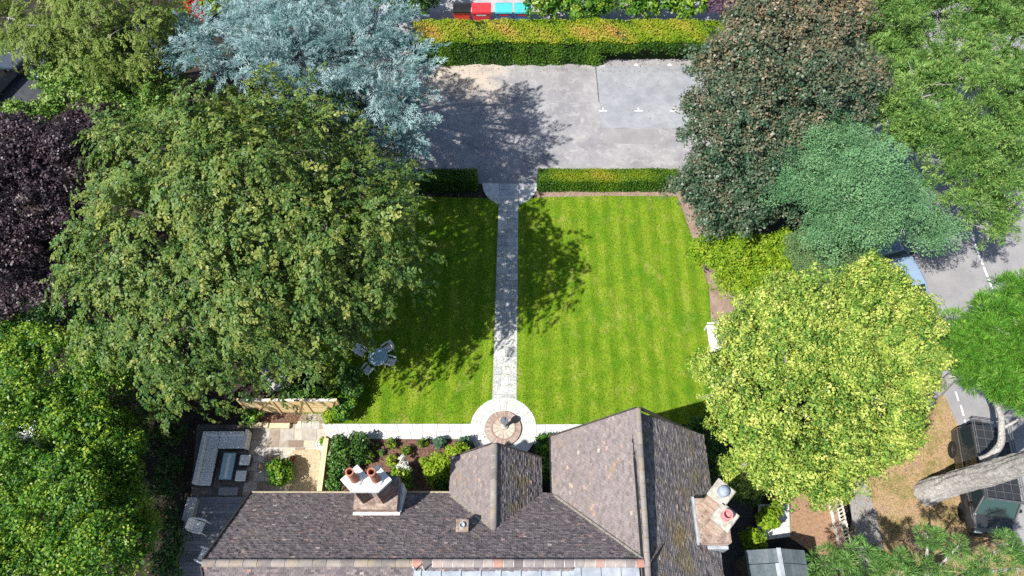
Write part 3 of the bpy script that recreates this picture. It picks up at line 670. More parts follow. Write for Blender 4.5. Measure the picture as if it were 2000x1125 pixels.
# big bare trunk leaning over the off-roader: crown is outside the picture
b = U(1815,962); bt = empty('old_pine_tree', b, 0, 'thick bare grey trunk crossing above the black off-roader', 'tree')
g = MB(); path = [(1796,972,-.9),(1819,958,.4),(1858,946,1.5),(1905,932,3),(1955,918,4.6),(2010,902,6.2),(2100,870,9),(2170,850,11)]
def bark_tube(g, pts, rad, n=40, sub=12, seed=1, depth=.05):
    """trunk with lengthwise bark ridges and knots"""
    P = [Vector(p) for p in pts]; rr = random.Random(seed); ph = [rr.uniform(0,6.28) for _ in range(12)]
    C, Rr = [], []
    for i in range(len(P)-1):
        p0, p1, p2, p3 = P[max(i-1,0)], P[i], P[i+1], P[min(i+2,len(P)-1)]
        for k in range(sub):
            u = k/sub; C.append(.5*((2*p1)+(p2-p0)*u+(2*p0-5*p1+4*p2-p3)*u*u+(3*p1-p0-3*p2+p3)*u**3)); Rr.append(rad[i]+(rad[i+1]-rad[i])*u)
    C.append(P[-1]); Rr.append(rad[-1]); vs = []; up = None
    for i, c in enumerate(C):
        d = (C[min(i+1,len(C)-1)]-C[max(i-1,0)]).normalized()
        if up is None: up = d.orthogonal().normalized()
        u = (up-d*up.dot(d)).normalized(); w = d.cross(u); up = u; s_ = i*.16
        for k in range(n):
            a = 2*math.pi*k/n
            h = math.sin(a*11+2.2*math.sin(s_*1.3+ph[0])+ph[1])*.5+math.sin(a*17+3*math.sin(s_*.9+ph[2]+a*2))*.35+math.sin(a*5+s_*1.7+ph[3])*.4+math.sin(a*2+s_*.8+ph[4])*.6+rr.uniform(-.35,.35)
            fl = 1+.28*max(0,1-i/9)*max(0,math.sin(a*5+ph[5]))
            vs.append(c+(u*math.cos(a)+w*math.sin(a))*(Rr[i]*fl+depth*h))
    fs = [(i*n+k,i*n+(k+1)%n,(i+1)*n+(k+1)%n,(i+1)*n+k) for i in range(len(C)-1) for k in range(n)]
    g.add(vs, fs)
bark_tube(g, [U(*q)-b for q in path], [.75,.55,.49,.47,.45,.43,.38,.3], 44, 12, 4, .035)
g.build('trunk', MAT['bark'], bt, smooth=False)
g = MB(); path = [(1918,900,3.1),(1935,890,3.4),(1954,866,3.9),(1956,838,4.3),(1955,812,4.6),(1944,782,4.9),(1934,757,5.1),(1930,735,5.2)]
bark_tube(g, [U(*q)-b for q in path], [.2,.17,.15,.13,.12,.10,.08,.05], 16, 6, 6, .012)
g.tube([U(1956,838,4.3)-b, U(1985,822,4.7)-b, U(2010,800,5)-b], [.07,.05,.03], 6)
g.build('branch', MAT['bark'], bt, smooth=True)
foliage('crown', bt, LB([(2150,860,10.5,90),(2200,780,11,90),(2220,900,11,90)], .6), 'tuft', LM['pine'], size=.8, leaf=(.3,.06), k=40, dens=2.5, seed=26)

# --- shrubs and trees along the top edge
tree('laurel_bush', 'rounded green bush behind the hedge next to the turquoise bins', 'shrub', [(1065,0,1.7,38),(1095,6,1.5,28)], None, 'dome', LM['lush'], 'bark_dark', .08, 'bushes behind the long hedge', .8, 0, size=.6, leaf=(.2,.13), k=30, dens=6, seed=31, tint0=.05, tintr=.5)
tree('laurel_bush', 'second green bush from the bins, behind the hedge', 'shrub', [(1140,4,1.7,38),(1175,0,1.7,30)], None, 'dome', LM['lush'], 'bark_dark', .08, 'bushes behind the long hedge', .8, 0, size=.6, leaf=(.2,.13), k=30, dens=6, seed=32, tint0=.05, tintr=.5)
tree('laurel_bush', 'wide green bush behind the middle of the hedge, beyond the second bush', 'shrub', [(1240,-2,1.7,36),(1285,0,1.7,32)], None, 'dome', LM['lush'], 'bark_dark', .08, 'bushes behind the long hedge', .8, 0, size=.6, leaf=(.2,.13), k=30, dens=6, seed=33, tint0=.05, tintr=.5)
tree('laurel_bush', 'green bush beside the purple shrub at the far end of the hedge', 'shrub', [(1335,12,1.5,26),(1360,2,1.6,26)], None, 'dome', LM['lush'], 'bark_dark', .08, 'bushes behind the long hedge', .8, 0, size=.6, leaf=(.2,.13), k=30, dens=6, seed=34, tint0=.1, tintr=.5)
tree('purple_shrub', 'small purple leaved shrub at the top edge beside the bronze tree', 'shrub', [(1420,8,2,32),(1450,0,2.2,35)], None, 'dome', leafmat('plum_leaf', [(.05,.02,.045),(.11,.055,.10),(.2,.12,.19)], .2, .5), 'bark_dark', .08, None, .8, 0, size=.6, leaf=(.18,.12), k=30, dens=6, seed=35)
tree('green_conifer', 'fresh green conifer peeking out between bronze tree and corner tree', 'tree', [(1690,10,5,55),(1720,-10,5,60)], None, 'pad', LM['teal'], 'bark_dark', .15, None, .8, 0, size=.7, leaf=(.14,.07), k=60, dens=4.5, seed=36)
tree('dark_shrub', 'dark shaded shrub behind the blue cedar at the top edge', 'shrub', [(800,2,2,40),(760,-8,2.5,40),(840,-20,2,35)], None, 'dome', LM['dark'], 'bark_dark', .1, None, .8, 0, size=.6, leaf=(.18,.12), k=30, dens=5, seed=37)
tree('red_leaved_shrub', 'small bright red leaved shrub at the top edge by the blue cedar', 'shrub', [(385,12,1.5,18),(392,30,1.2,12)], None, 'dome', LM['red'], 'bark_dark', .05, None, .9, 0, size=.4, leaf=(.15,.1), k=26, dens=10, seed=38)
tree('garden_shrub', 'yellowish shrub between the red shrub and the blue cedar', 'shrub', [(425,8,2,25),(450,-8,2,30)], None, 'dome', LM['yshrub'], 'bark_dark', .06, None, .8, 0, size=.5, leaf=(.15,.1), k=28, dens=7, seed=39)
# ------------------------------------------------------------------ hedges
def hedge(label, x0, x1, y0, y1, h, mats, n, seed, leaf=(.10,.07), wob=.05, topsplit=True, void=None, group=None):
    r = empty('hedge', ((x0+x1)/2,(y0+y1)/2,0), 0, label, 'hedge', group)
    L = Vector(r.location); rng = np.random.default_rng(seed)
    g = MB()
    if void is None: g.box(x0-L.x+.1, x1-L.x-.1, y0-L.y+.1, y1-L.y-.1, 0, h-.1)
    else:
        g.box(x0-L.x+.1, void-L.x, y0-L.y+.1, y1-L.y-.1, 0, h-.1); g.box(void-L.x+.003, x1-L.x-.1, y0-L.y+.55, y1-L.y-.1, 0, h-.1)
        g.box(void-L.x+.003, x1-L.x-.1, y0-L.y+.15, y1-L.y-.55, h*.55, h-.11)
    g.build('stems', M('hedge_core', (.008,.02,.005), (.02,.04,.01), 6, .95), r)
    faces = [((x0,x1),(y0,y1),(h,h),(0,0,1)), ((x0,x1),(y0,y0),(0.02,h),(0,-1,0)), ((x0,x1),(y1,y1),(.02,h),(0,1,0)), ((x0,x0),(y0,y1),(.02,h),(-1,0,0)), ((x1,x1),(y0,y1),(.02,h),(1,0,0))]
    for mi, sel in enumerate(((faces[0],), faces[1:])):
        Q = []; T = []
        for (xr, yr, zr, nv) in sel:
            dims = [xr[1]-xr[0], yr[1]-yr[0], zr[1]-zr[0]]; area = 1
            for d in dims:
                if d > 1e-6: area *= d
            k = int(area*n); P = np.c_[rng.uniform(*xr,k), rng.uniform(*yr,k), rng.uniform(*zr,k)]
            nv = np.array(nv, float)
            wv = wob*(np.sin(P[:,0]*2.1+seed)+np.sin(P[:,0]*5.3+P[:,1]*3)+np.sin(P[:,2]*4+P[:,0]*1.3))/2
            P += nv*(wv+rng.uniform(-.12,.05,k)**1)[:,None]
            if nv[2] == 0:
                corner = np.clip((P[:,2]-h+.25)/.25,0,1); P -= nv*(corner**2*.1)[:,None]
                if void is not None and nv[1] == -1:
                    ok = (P[:,0] < void+rng.normal(0,.25,k)) | (P[:,2] > h*.62+rng.normal(0,.15,k)+.18*np.sin(P[:,0]*1.7)); P = P[ok]; k = len(P)
            N_ = unit(nv+rng.normal(0,.45,(k,3))+np.array([0,0,.25])); D = unit(np.cross(N_, rng.normal(0,1,(k,3))))
            Q.append(rhomb(P, D, N_, leaf[0]*rng.uniform(.7,1.4,k), leaf[1]*rng.uniform(.7,1.4,k)))
            pt = .35+.22*np.sin(P[:,0]*.8+seed)*np.sin(P[:,0]*.33+P[:,1]*1.2+1)+.12*np.sin(P[:,0]*2.7+P[:,1]*2)
            if nv[2] == 1: pt = pt+.34*np.exp(-((P[:,1]-(y0+y1)/2+.1)/(.4*(y1-y0)))**2)*np.clip(1.25-abs(P[:,0]-(x0+(x1-x0)*.38))/((x1-x0)*.48),-.6,1)
            T.append(pt+rng.uniform(-.15,.15,k))
        Q = np.concatenate(Q)-np.array(L)[None,None,:]
        quads('top_growth' if mi == 0 else 'foliage', Q, np.concatenate(T), mats[mi], r)
    return r
hedge('long tall hedge with orange tinted top behind the parking court', -6.2, 13.5, 34.97, 37.0, 1.9, (LM['hedge_top'], LM['hedge']), 420, 3, (.13,.085), .09, True, 5.6)
hedge('low sunlit clipped hedge between the lawn and the parking court', 1.52, 9.4, 24.9, 25.8, 1.0, (LM['yew'], LM['hedge']), 1100, 4, (.09,.06), .025)
hedge('low clipped hedge in the tree shade left of the path', -9.5, -2.0, 24.9, 25.8, 1.0, (LM['yew'], LM['hedge']), 700, 5, (.09,.06), .03)

# ------------------------------------------------------------------ house
TILE = Mtint('clay_tile', [(0,(.09,.080,.088)),(.3,(.155,.134,.142)),(.6,(.21,.178,.184)),(.85,(.275,.225,.222)),(.95,(.38,.22,.19)),(1,(.48,.43,.40))], .85, 5, .35, .4, 45,
             [(.55,.5,.72,(.23,.20,.19),.5),(2.2,.6,.75,(.25,.20,.11),.4),(14,.64,.74,(.36,.34,.34),.3)])
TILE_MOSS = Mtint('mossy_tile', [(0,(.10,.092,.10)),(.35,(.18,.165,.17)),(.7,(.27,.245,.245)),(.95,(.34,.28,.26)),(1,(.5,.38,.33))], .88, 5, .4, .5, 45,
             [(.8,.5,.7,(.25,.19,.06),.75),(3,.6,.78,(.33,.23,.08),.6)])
TILE_SUN = Mtint('sunlit_weathered_tile', [(0,(.18,.155,.155)),(.3,(.225,.195,.195)),(.6,(.265,.228,.225)),(.88,(.31,.26,.25)),(.96,(.40,.27,.21)),(1,(.46,.41,.36))], .85, 5, .3, .4, 45,
             [(.6,.48,.75,(.22,.19,.175),.7),(1.6,.58,.75,(.36,.25,.12),.55)])  # clay tile for sun-facing slopes: sunlight in the lighter colour, plus lichen flecks
def clip(poly, A, B):
    """keep what lies left of A->B"""
    out = []; n = len(poly)
    f = lambda p: (B[0]-A[0])*(p[1]-A[1])-(B[1]-A[1])*(p[0]-A[0])
    for i in range(n):
        p, q = poly[i], poly[(i+1)%n]; fp, fq = f(p), f(q)
        if fp >= 0: out.append(p)
        if fp*fq < 0: s = fp/(fp-fq); out.append((p[0]+(q[0]-p[0])*s, p[1]+(q[1]-p[1])*s))
    return out
def slope(name, corners, mat, parent, seed, tw=.15, gauge=.102, deck=MAT['black']):
    """tile a planar convex roof slope. corners: eave start, eave end, then round (counter-clockwise from outside)"""
    c = [Vector(p) for p in corners]; u = (c[1]-c[0]).normalized(); nrm = (c[1]-c[0]).cross(c[-1]-c[0]).normalized(); v = nrm.cross(u)
    P2 = [((p-c[0]).dot(u), (p-c[0]).dot(v)) for p in c]; rr = random.Random(seed); g = MB()
    L = Vector(parent.location)
    W = lambda p, h: c[0]+u*p[0]+v*p[1]+nrm*h-L
    g.add([W(p, 0) for p in P2] + [W(p, -.12) for p in P2], [tuple(range(len(P2))), tuple(range(2*len(P2)-1, len(P2)-1, -1))] + [(i, len(P2)+i, len(P2)+(i+1)%len(P2), (i+1)%len(P2)) for i in range(len(P2))], 1)
    u0 = min(p[0] for p in P2); u1 = max(p[0] for p in P2); v1 = max(p[1] for p in P2)
    row = 0; y = -.03
    while y < v1:
        x = u0 - (tw/2 if row % 2 else 0) - tw; drift = rr.uniform(-.006,.006)
        while x < u1:
            w = tw - .007; tl = rr.uniform(-.006,.006)
            q = [(x+drift, y+tl), (x+w+drift, y-tl), (x+w+drift, y+gauge+.012), (x+drift, y+gauge+.012)]
            lo = q[0][1]; hi = q[2][1]
            for i in range(len(P2)):
                a, b = P2[i], P2[(i+1)%len(P2)]
                if i == 0: a = (a[0]-1, a[1]-.035); b = (b[0]+1, b[1]-.035)
                q = clip(q, a, b)
                if len(q) < 3: break
            if len(q) >= 3:
                lift = rr.uniform(.02,.042); twist = rr.uniform(-.09,.09); n = len(q)
                hh = [.006 + lift*(1-(p[1]-lo)/(hi-lo+1e-6)) + twist*(p[0]-x-tw/2) for p in q]
                ti = min(1, max(0, rr.gauss(.42,.19))); 
                if rr.random() < .018: ti = rr.uniform(.93,1)
                vs = [W(p, h) for p, h in zip(q, hh)] + [W(p, -.004) for p in q]
                fs = [tuple(range(n))] + [(i, n+i, n+(i+1)%n, (i+1)%n) for i in range(n)]
                g.add(vs, fs, 0, ti)
            x += tw
        y += gauge; row += 1
    return g.build(name, [mat, deck], parent)
RIDGE = Mtint('ridge_tile', [(0,(.22,.195,.185)),(.5,(.285,.255,.24)),(1,(.34,.305,.28))], .9, 4, .35, .3, 30, [(2,.5,.7,(.36,.27,.13),.6)])
def ridge(a, b, parent, r=.15, seg=.42, mat=None, mortar=None, seed=1):
    a, b = Vector(a), Vector(b); d = (b-a); Ln = d.length; d.normalize(); s = d.cross(Vector((0,0,1))).normalized(); up = s.cross(d); rr = random.Random(seed)
    g = MB(); x = 0; L = Vector(parent.location)
    while x < Ln-.02:
        e = min(Ln, x+seg); o = a+d*(x+.012); q = a+d*(e-.012); ti = rr.random(); k = 8; off = rr.uniform(-.006,.006)
        ring = lambda c, R_: [c + s*(R_*math.cos(math.pi*i/k)) + up*(R_*math.sin(math.pi*i/k)*.8-.045+off) - L for i in range(k+1)]
        r0_ = ring(o, r); r1_ = ring(q, r*.97)
        vs = r0_+r1_; n = k+1
        g.add(vs, [(i, i+1, n+i+1, n+i) for i in range(k)] + [tuple(range(n-1,-1,-1)), tuple(range(n, 2*n))], 0, ti)
        x = e
    # mortar bed
    k = 8; rg = lambda c: [c + s*(r*.93*math.cos(math.pi*i/k)) + up*(r*.93*math.sin(math.pi*i/k)*.8-.058) - L for i in range(k+1)]
    v0, v1 = rg(a), rg(b); n = k+1
    g.add(v0+v1, [(i, i+1, n+i+1, n+i) for i in range(k)], 1)
    return g.build('ridge', [mat or RIDGE, mortar or MORTAR], parent)

house = empty('house', (-1, 5, 0), 0, 'large house with steep clay tiled roofs and brick chimneys at the bottom', 'house')
HL = Vector(house.location)
ZE, ZR = 5.0, 8.32
YE, YR = 6.65, 3.65                               # back eave and ridge of the main range
XL = -10.07
# main range
slope('roof', [(7.2,YE,ZE),(XL,YE,ZE),(XL,YR,ZR),(4.5,YR,ZR)], TILE, house, 1)
slope('roof', [(XL,.65,ZE),(2,.65,ZE),(2,YR,ZR),(XL,YR,ZR)], TILE, house, 2)
# right cross wing
yf = 28*.3188; xl, xm0, xm1, xr = 1.6, 4.56, 4.40, 7.6
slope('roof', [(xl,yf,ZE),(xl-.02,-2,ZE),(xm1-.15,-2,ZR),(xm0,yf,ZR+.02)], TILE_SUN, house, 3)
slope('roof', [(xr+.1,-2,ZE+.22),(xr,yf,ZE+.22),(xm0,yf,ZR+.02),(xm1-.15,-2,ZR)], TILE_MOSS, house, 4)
# centre gable
yc = 28*.2877; cxl, cxm, cxr, ZC = -2.38, -.66, 1.12, 6.88
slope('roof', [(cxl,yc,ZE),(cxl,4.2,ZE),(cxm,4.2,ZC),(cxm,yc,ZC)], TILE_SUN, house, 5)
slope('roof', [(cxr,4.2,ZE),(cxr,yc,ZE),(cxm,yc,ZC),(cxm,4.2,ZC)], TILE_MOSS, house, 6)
ridge((XL,YR,ZR),(-3.25,YR,ZR), house, .13, .45, RIDGE, MORTAR, 1)
WHITE_RIDGE = Mtint('stone_ridge', [(0,(.16,.14,.14)),(.45,(.30,.27,.26)),(.8,(.42,.36,.33)),(1,(.46,.22,.16))], .9, 6, .3)
ridge((-3.25,YR,ZR),(4.3,YR,ZR), house, .135, .33, WHITE_RIDGE, MAT['cement'], 2)
ridge((xm0,yf,ZR+.02),(xm1-.15,-2,ZR), house, .10, .45, RIDGE, M('mossy_mortar', (.2,.16,.07), (.32,.27,.15), 6, .95), 3)
ridge((cxm,yc,ZC),(cxm,4.75,ZC), house, .13, .45, RIDGE, MORTAR, 4)
# flat leaded roof just behind the main ridge
g = MB(); g.box(-3.2-HL.x, 4.15-HL.x, -.5-HL.y, YR-.10-HL.y, 7.4, 8.12)
for k in range(11): g.box(-3.0+k*.65-HL.x, -2.96+k*.65-HL.x, -.49-HL.y, YR-.12-HL.y, 8.121, 8.16)
g.build('flat_roof', MAT['lead'], house)
# verges and valleys
def strip(a, b, w, h, mat, name, parent, up=(0,0,1)):
    a, b = Vector(a)-HL, Vector(b)-HL; d = (b-a).normalized(); s = d.cross(Vector(up)).normalized()*w/2; n = s.cross(d).normalized()*h
    g = MB(); vs = [a-s, a+s, b+s, b-s]; vs += [q+n for q in vs]
    g.add(vs, [(0,3,2,1),(4,5,6,7),(0,1,5,4),(1,2,6,5),(2,3,7,6),(3,0,4,7)]); return g.build(name, mat, parent)
BARGE = M('barge_board', (.05,.045,.04), (.09,.08,.07), 5, .7)
for (a, b) in (((xl,yf+.03,ZE-.1),(xm0,yf+.03,ZR-.1)), ((xr,yf+.03,ZE-.1),(xm0,yf+.03,ZR-.1)), ((cxl,yc+.03,ZE-.1),(cxm,yc+.03,ZC-.1)), ((cxr,yc+.03,ZE-.1),(cxm,yc+.03,ZC-.1)),
               ((XL-.03,YE,ZE-.1),(XL-.03,YR,ZR-.1)), ((XL-.03,.65,ZE-.1),(XL-.03,YR,ZR-.1))):
    strip(a, b, .05, .14, BARGE, 'barge_board', house)
VAL = M('valley_mortar', (.30,.26,.2), (.5,.46,.4), 12, .9, .5)
strip((1.62,6.55,5.16),(4.3,3.75,8.22), .09, .03, VAL, 'valley', house, (0,.4,1))
strip((-2.33,6.55,5.14),(cxm,4.98,6.88), .16, .03, VAL, 'valley', house, (0,.4,1))
# gutters
g = MB(); g.tube([Vector((XL,YE+.07,ZE-.06))-HL, Vector((-2.4,YE+.07,ZE-.06))-HL], .06, 8)
g.build('gutter', M('gutter', (.42,.34,.22), (.5,.42,.3), 4, .6), house)
g = MB(); g.tube([Vector((xl-.06,yf,ZE-.06))-HL, Vector((xl-.06,6.7,ZE-.06))-HL], .06, 8); g.build('gutter', MAT['black'], house)
g = MB(); g.tube([Vector((xr+.09,yf,ZE-.06))-HL, Vector((xr+.15,-2,ZE-.06))-HL], .06, 8); g.build('gutter', MAT['black'], house)
# walls under the eaves
g = MB()
g.box(XL+.35-HL.x, 7.1-HL.x, 1.0-HL.y, YE-.35-HL.y, 0, ZE-.05)
g.prism([(xl+.35-HL.x,-1.8-HL.y),(xr-.35-HL.x,-1.8-HL.y),(xr-.35-HL.x,yf-.3-HL.y),(xl+.35-HL.x,yf-.3-HL.y)], 0, ZE-.06)
g.prism([(cxl+.3-HL.x,5-HL.y),(cxr-.3-HL.x,5-HL.y),(cxr-.3-HL.x,yc-.3-HL.y),(cxl+.3-HL.x,yc-.3-HL.y)], 0, ZE-.07)
for (x0,xm,x1,yy_,zt,i) in ((xl+.35,xm0,xr-.35,yf-.3,ZR-.35,0),(cxl+.3,cxm,cxr-.3,yc-.3,ZC-.32,1)):
    vs = [Vector((x0,yy_,ZE-.05))-HL, Vector((x1,yy_,ZE-.05))-HL, Vector((xm,yy_,zt))-HL]; vs += [v-Vector((0,.2,0)) for v in vs]
    g.add(vs, [(0,1,2),(5,4,3),(0,3,4,1),(1,4,5,2),(2,5,3,0)])
g.build('wall', MAT['render'], house)

# left chimney: two diagonal shafts on a brick base, one white cap, two tall pots
def chim_base(parent, x0,x1,y0,y1,z0,z1, mat, course=.075):
    g = MB(); rr = random.Random(3); z = z0; k = 0
    g.box(x0+.012,x1-.012,y0+.012,y1-.012,z0,z1-.01,2,.45)
    while z < z1-.001:
        for side in range(4):
            a0, a1 = ((x0,x1),(x0,x1),(y0,y1),(y0,y1))[side]; a = a0 - (.11 if k%2 else 0)
            while a < a1:
                s, e = max(a,a0), min(a+.215,a1)
                if e-s > .02:
                    t_ = rr.random()
                    if side == 0: g.box(s,e,y0,y0+.01,z,min(z1,z+.065),0,t_)
                    elif side == 1: g.box(s,e,y1-.01,y1,z,min(z1,z+.065),0,t_)
                    elif side == 2: g.box(x0,x0+.01,s,e,z,min(z1,z+.065),0,t_)
                    else: g.box(x1-.01,x1,s,e,z,min(z1,z+.065),0,t_)
                a += .225
        z += course; k += 1
    return g
def shaft(g, cx, cy, half, z0, z1, rot, rr):
    """square brick shaft turned by rot, laid in courses"""
    z = z0; k = 0
    Mx = Matrix.Translation((cx,cy,0)) @ Matrix.Rotation(rot,4,'Z')
    g.box(-half+.01,half-.01,-half+.01,half-.01,z0,z1-.01,1,.5,Mx)
    while z < z1-.01:
        top = min(z1, z+.065)
        n = max(2, round(2*half/.22)); off = .5 if k%2 else 0
        for side in range(4):
            Ms = Mx @ Matrix.Rotation(side*math.pi/2,4,'Z'); a = -half
            xs = sorted(set([-half, half]+[max(-half,min(half,-half+(i+off)*2*half/n)) for i in range(n+1)]))
            for s, e in zip(xs[:-1], xs[1:]): g.box(s+.004,e-.004,-half,-half+.009,z,top,0,rr.random(),Ms)
        z += .075; k += 1
ch = MB(); rr = random.Random(5)
lx = [-5.38-HL.x, -4.66-HL.x]; ly = 6.36-HL.y
g = chim_base(house, -5.74-HL.x, -4.16-HL.x, 5.72-HL.y, 6.95-HL.y, 4.2, 6.55, None)
c1 = g.build('chimney', [MAT['brick'], MORTAR, MAT['flaunching']], house)
g = MB()
for x in lx: shaft(g, x, ly, .31, 6.55, 8.10, math.pi/4, rr)
g.box(lx[0], lx[1], ly-.2, ly+.2, 6.55, 8.1, 1)
g.build('brick_shaft', [MAT['brick'], MORTAR], c1)
def star(cx0, cx1, cy, d):                          # outline of two overlapping diamonds
    m = (cx0+cx1)/2; k = d-(cx1-cx0)/2; e = d*.8
    return [(cx0-d,cy),(cx0-d+e,cy-e),(cx1+d-e,cy-e),(cx1+d,cy),(cx1,cy+d),(m,cy+k),(cx0,cy+d)]
g = MB(); g.prism(star(lx[0],lx[1],ly,.48), 8.06, 8.14); g.prism(star(lx[0],lx[1],ly,.53), 8.14, 8.3)
for x in lx: g.lathe([(.26,8.3),(.24,8.36),(.2,8.4)], 16, (x,ly-.02,0))
g.build('cap', MAT['cement'], c1, bevel=.015)
for x in lx:
    g = MB(); g.lathe([(.15,8.38),(.145,8.6),(.12,9.25),(.145,9.28),(.145,9.36),(.10,9.36),(.09,8.7),(.02,8.7)], 20, (x,ly-.02,0)); g.build('chimney_pot', MAT['terracotta'], c1, smooth=False)
g = MB(); g.box(-5.80-HL.x,-4.08-HL.x,5.60-HL.y,5.718-HL.y,5.9,6.22); g.box(-4.155-HL.x,-4.06-HL.x,5.66-HL.y,6.8-HL.y,5.1,6.12)
g.build('flashing', MAT['cement'], c1, bevel=.01)
# right chimney: two separate diagonal shafts with square caps
g = chim_base(house, 6.68-HL.x, 7.82-HL.x, 4.62-HL.y, 6.18-HL.y, 3.5, 6.35, None)
c2 = g.build('chimney', [MAT['brick_pale'], MORTAR, MAT['flaunching']], house)
for (cx_, cy_, potm) in ((7.22, 5.98, 'blue_slate'), (7.22, 5.17, 'pink_clay')):
    x, y = cx_-HL.x, cy_-HL.y; g = MB(); shaft(g, x, y, .27, 6.35, 7.98, R(48), rr); g.build('brick_shaft', [MAT['brick_pale'], MORTAR], c2)
    g = MB(); Mx = Matrix.Translation((x,y,0)) @ Matrix.Rotation(R(48),4,'Z')
    g.box(-.31,.31,-.31,.31,7.86,7.94,0,.5,Mx); g.box(-.36,.36,-.36,.36,7.94,8.02,0,.5,Mx); g.box(-.335,.335,-.335,.335,8.02,8.10,0,.5,Mx)
    g.build('cap', M('stone_cap', (.42,.40,.34), (.6,.58,.52), 6, .9, .5, 20, stops=[(.32,(.28,.26,.21)),(.5,(.46,.44,.38)),(.7,(.60,.58,.52))]), c2, bevel=.01)
    g = MB()
    if potm == 'blue_slate': g.lathe([(.19,8.08),(.2,8.2),(.17,8.3),(.08,8.36),(.02,8.37)], 18, (x+.02,y,0))
    else: g.lathe([(.18,8.08),(.16,8.3),(.18,8.34),(.18,8.4),(.13,8.4),(.12,8.2),(.02,8.2)], 18, (x,y,0))
    g.build('chimney_pot', MAT[potm], c2)
g = MB(); g.box(6.6-HL.x,6.678-HL.x,4.55-HL.y,6.25-HL.y,5.95,6.32); g.box(6.6-HL.x,7.85-HL.x,4.5-HL.y,4.618-HL.y,5.0,5.75)
g.build('flashing', MAT['lead'], c2, bevel=.01)
# little brick vent stack on the main slope
q = U(905,1035,6.4)
g = chim_base(house, q.x-.19-HL.x, q.x+.19-HL.x, q.y-.17-HL.y, q.y+.2-HL.y, 5.2, 7.05, None); c3 = g.build('vent_stack', [MAT['brick_pale'], MORTAR, MAT['flaunching']], house)
g = MB(); g.box(q.x-.22-HL.x, q.x+.22-HL.x, q.y-.20-HL.y, q.y+.23-HL.y, 7.05, 7.10); g.build('cap', MAT['flaunching'], c3, bevel=.01)
g = MB(); g.lathe([(.09,7.09),(.10,7.2),(.075,7.2),(.07,7.12),(.02,7.12)], 14, (q.x-HL.x,q.y+.02-HL.y,0)); g.build('flue', MAT['lead'], c3)
# aerial poles by the ridge
g = MB(); g.tube([Vector((-3.15,3.45,8.1))-HL, Vector((-3.15,3.45,8.75))-HL], .02, 6); g.tube([Vector((-2.85,3.45,8.1))-HL, Vector((-2.85,3.45,8.75))-HL], .02, 6)
g.build('flue_pipe', MAT['white_plastic'], house)

# ------------------------------------------------------------------ sundial
sd = empty('sundial', (cc[0], cc[1], .04), 0, 'stone sundial on a round brick plinth in the terrace circle', 'sundial')
rs = RC*.54
g = MB(); g.lathe([(rs,0),(rs,.10),(rs*.99,.11),(.02,.11)], 40); 
ring_stones(g, (0,0), rs*.66, rs*.985, 0, 2*math.pi, 44, .09, .125, 0, .01)
ring_stones(g, (0,0), rs*.1, rs*.62, 0, 2*math.pi, 12, .09, .122, 1, .01)
g.build('plinth', [Mtint('old_brick', [(0,(.34,.25,.20)),(.5,(.42,.33,.28)),(1,(.50,.42,.37))], .9, 8, .3), Mtint('dial_paving', [(0,(.46,.39,.31)),(1,(.58,.51,.43))], .9, 5, .25)], sd)
g = MB(); g.lathe([(rs*.70,.11),(rs*.70,.155),(rs*.62,.155),(rs*.62,.11)], 40); g.build('brick_ring', MAT['brick'], sd)
dial = (.06,.08)
g = MB(); g.lathe([(.17,.12),(.17,.2),(.11,.26),(.085,.5),(.10,.78),(.15,.86),(.17,.92)], 20, (*dial,0)); g.build('pedestal', MAT['pale_gravel'], sd, smooth=False)
g = MB(); g.lathe([(.19,.92),(.19,.95),(.02,.955)], 24, (*dial,0)); g.add([(dial[0],dial[1]-.1,.956),(dial[0],dial[1]+.12,.956),(dial[0],dial[1]+.12,1.08),(dial[0]+.008,dial[1]-.1,.956),(dial[0]+.008,dial[1]+.12,.956),(dial[0]+.008,dial[1]+.12,1.08)],
      [(0,1,2),(5,4,3),(0,3,4,1),(1,4,5,2),(2,5,3,0)]); g.build('dial', MAT['steel'], sd)

# ------------------------------------------------------------------ patio furniture
def cushion(g, x0,x1,y0,y1,z0,z1): g.box(x0,x1,y0,y1,z0,z1)
so = U(398,842,.4); se = U(487,845,.4); sl = U(380,948,.4)
sofa = empty('corner_sofa', (so.x, so.y, 0), 0, 'L shaped grey cushioned outdoor sofa on dark frame', 'sofa')
LX = se.x-so.x; LY = so.y-sl.y
g = MB(); g.box(0,LX,-.82,0,.06,.30); g.box(0,.82,-LY,-.823,.06,.30); g.build('base', MAT['wicker'], sofa, bevel=.02)
g = MB(); g.box(0,LX,-.12,0,.30,.62); g.box(0,.12,-LY,-.123,.30,.62); g.build('backrest', MAT['wicker'], sofa, bevel=.02)
n = 3
for k in range(n):
    x0 = .84+(LX-.98)*k/n; g = MB(); g.box(x0+.002, x0+(LX-.98)/n-.002, -.82, -.30, .305, .46); g.build('seat_cushion', MAT['fabric'], sofa, bevel=.022)
    g = MB(); g.box(x0+.002, x0+(LX-.98)/n-.002, -.295, -.12, .36, .76); g.build('back_cushion', MAT['fabric'], sofa, bevel=.025)
n = 4
for k in range(n):
    y0 = -.30-(LY-.31)*(k+1)/n; y1_ = -.30-(LY-.31)*k/n
    g = MB(); g.box(.31,.82,y0+.002,y1_-.002,.305,.46); g.build('seat_cushion', MAT['fabric'], sofa, bevel=.022)
    g = MB(); g.box(.12,.30,y0+.002,y1_-.002,.36,.76); g.build('back_cushion', MAT['fabric'], sofa, bevel=.025)
g = MB(); g.box(.12,.80,-.295,-.12,.36,.76); g.build('back_cushion', MAT['fabric'], sofa, bevel=.025)
g = MB(); g.box(LX-.13,LX+.02,-.84,.01,.06,.64); g.build('arm', MAT['fabric'], sofa, bevel=.025)
ta = U(436,883,.42); tb = U(463,883,.42); tcn = U(428,938,.42)
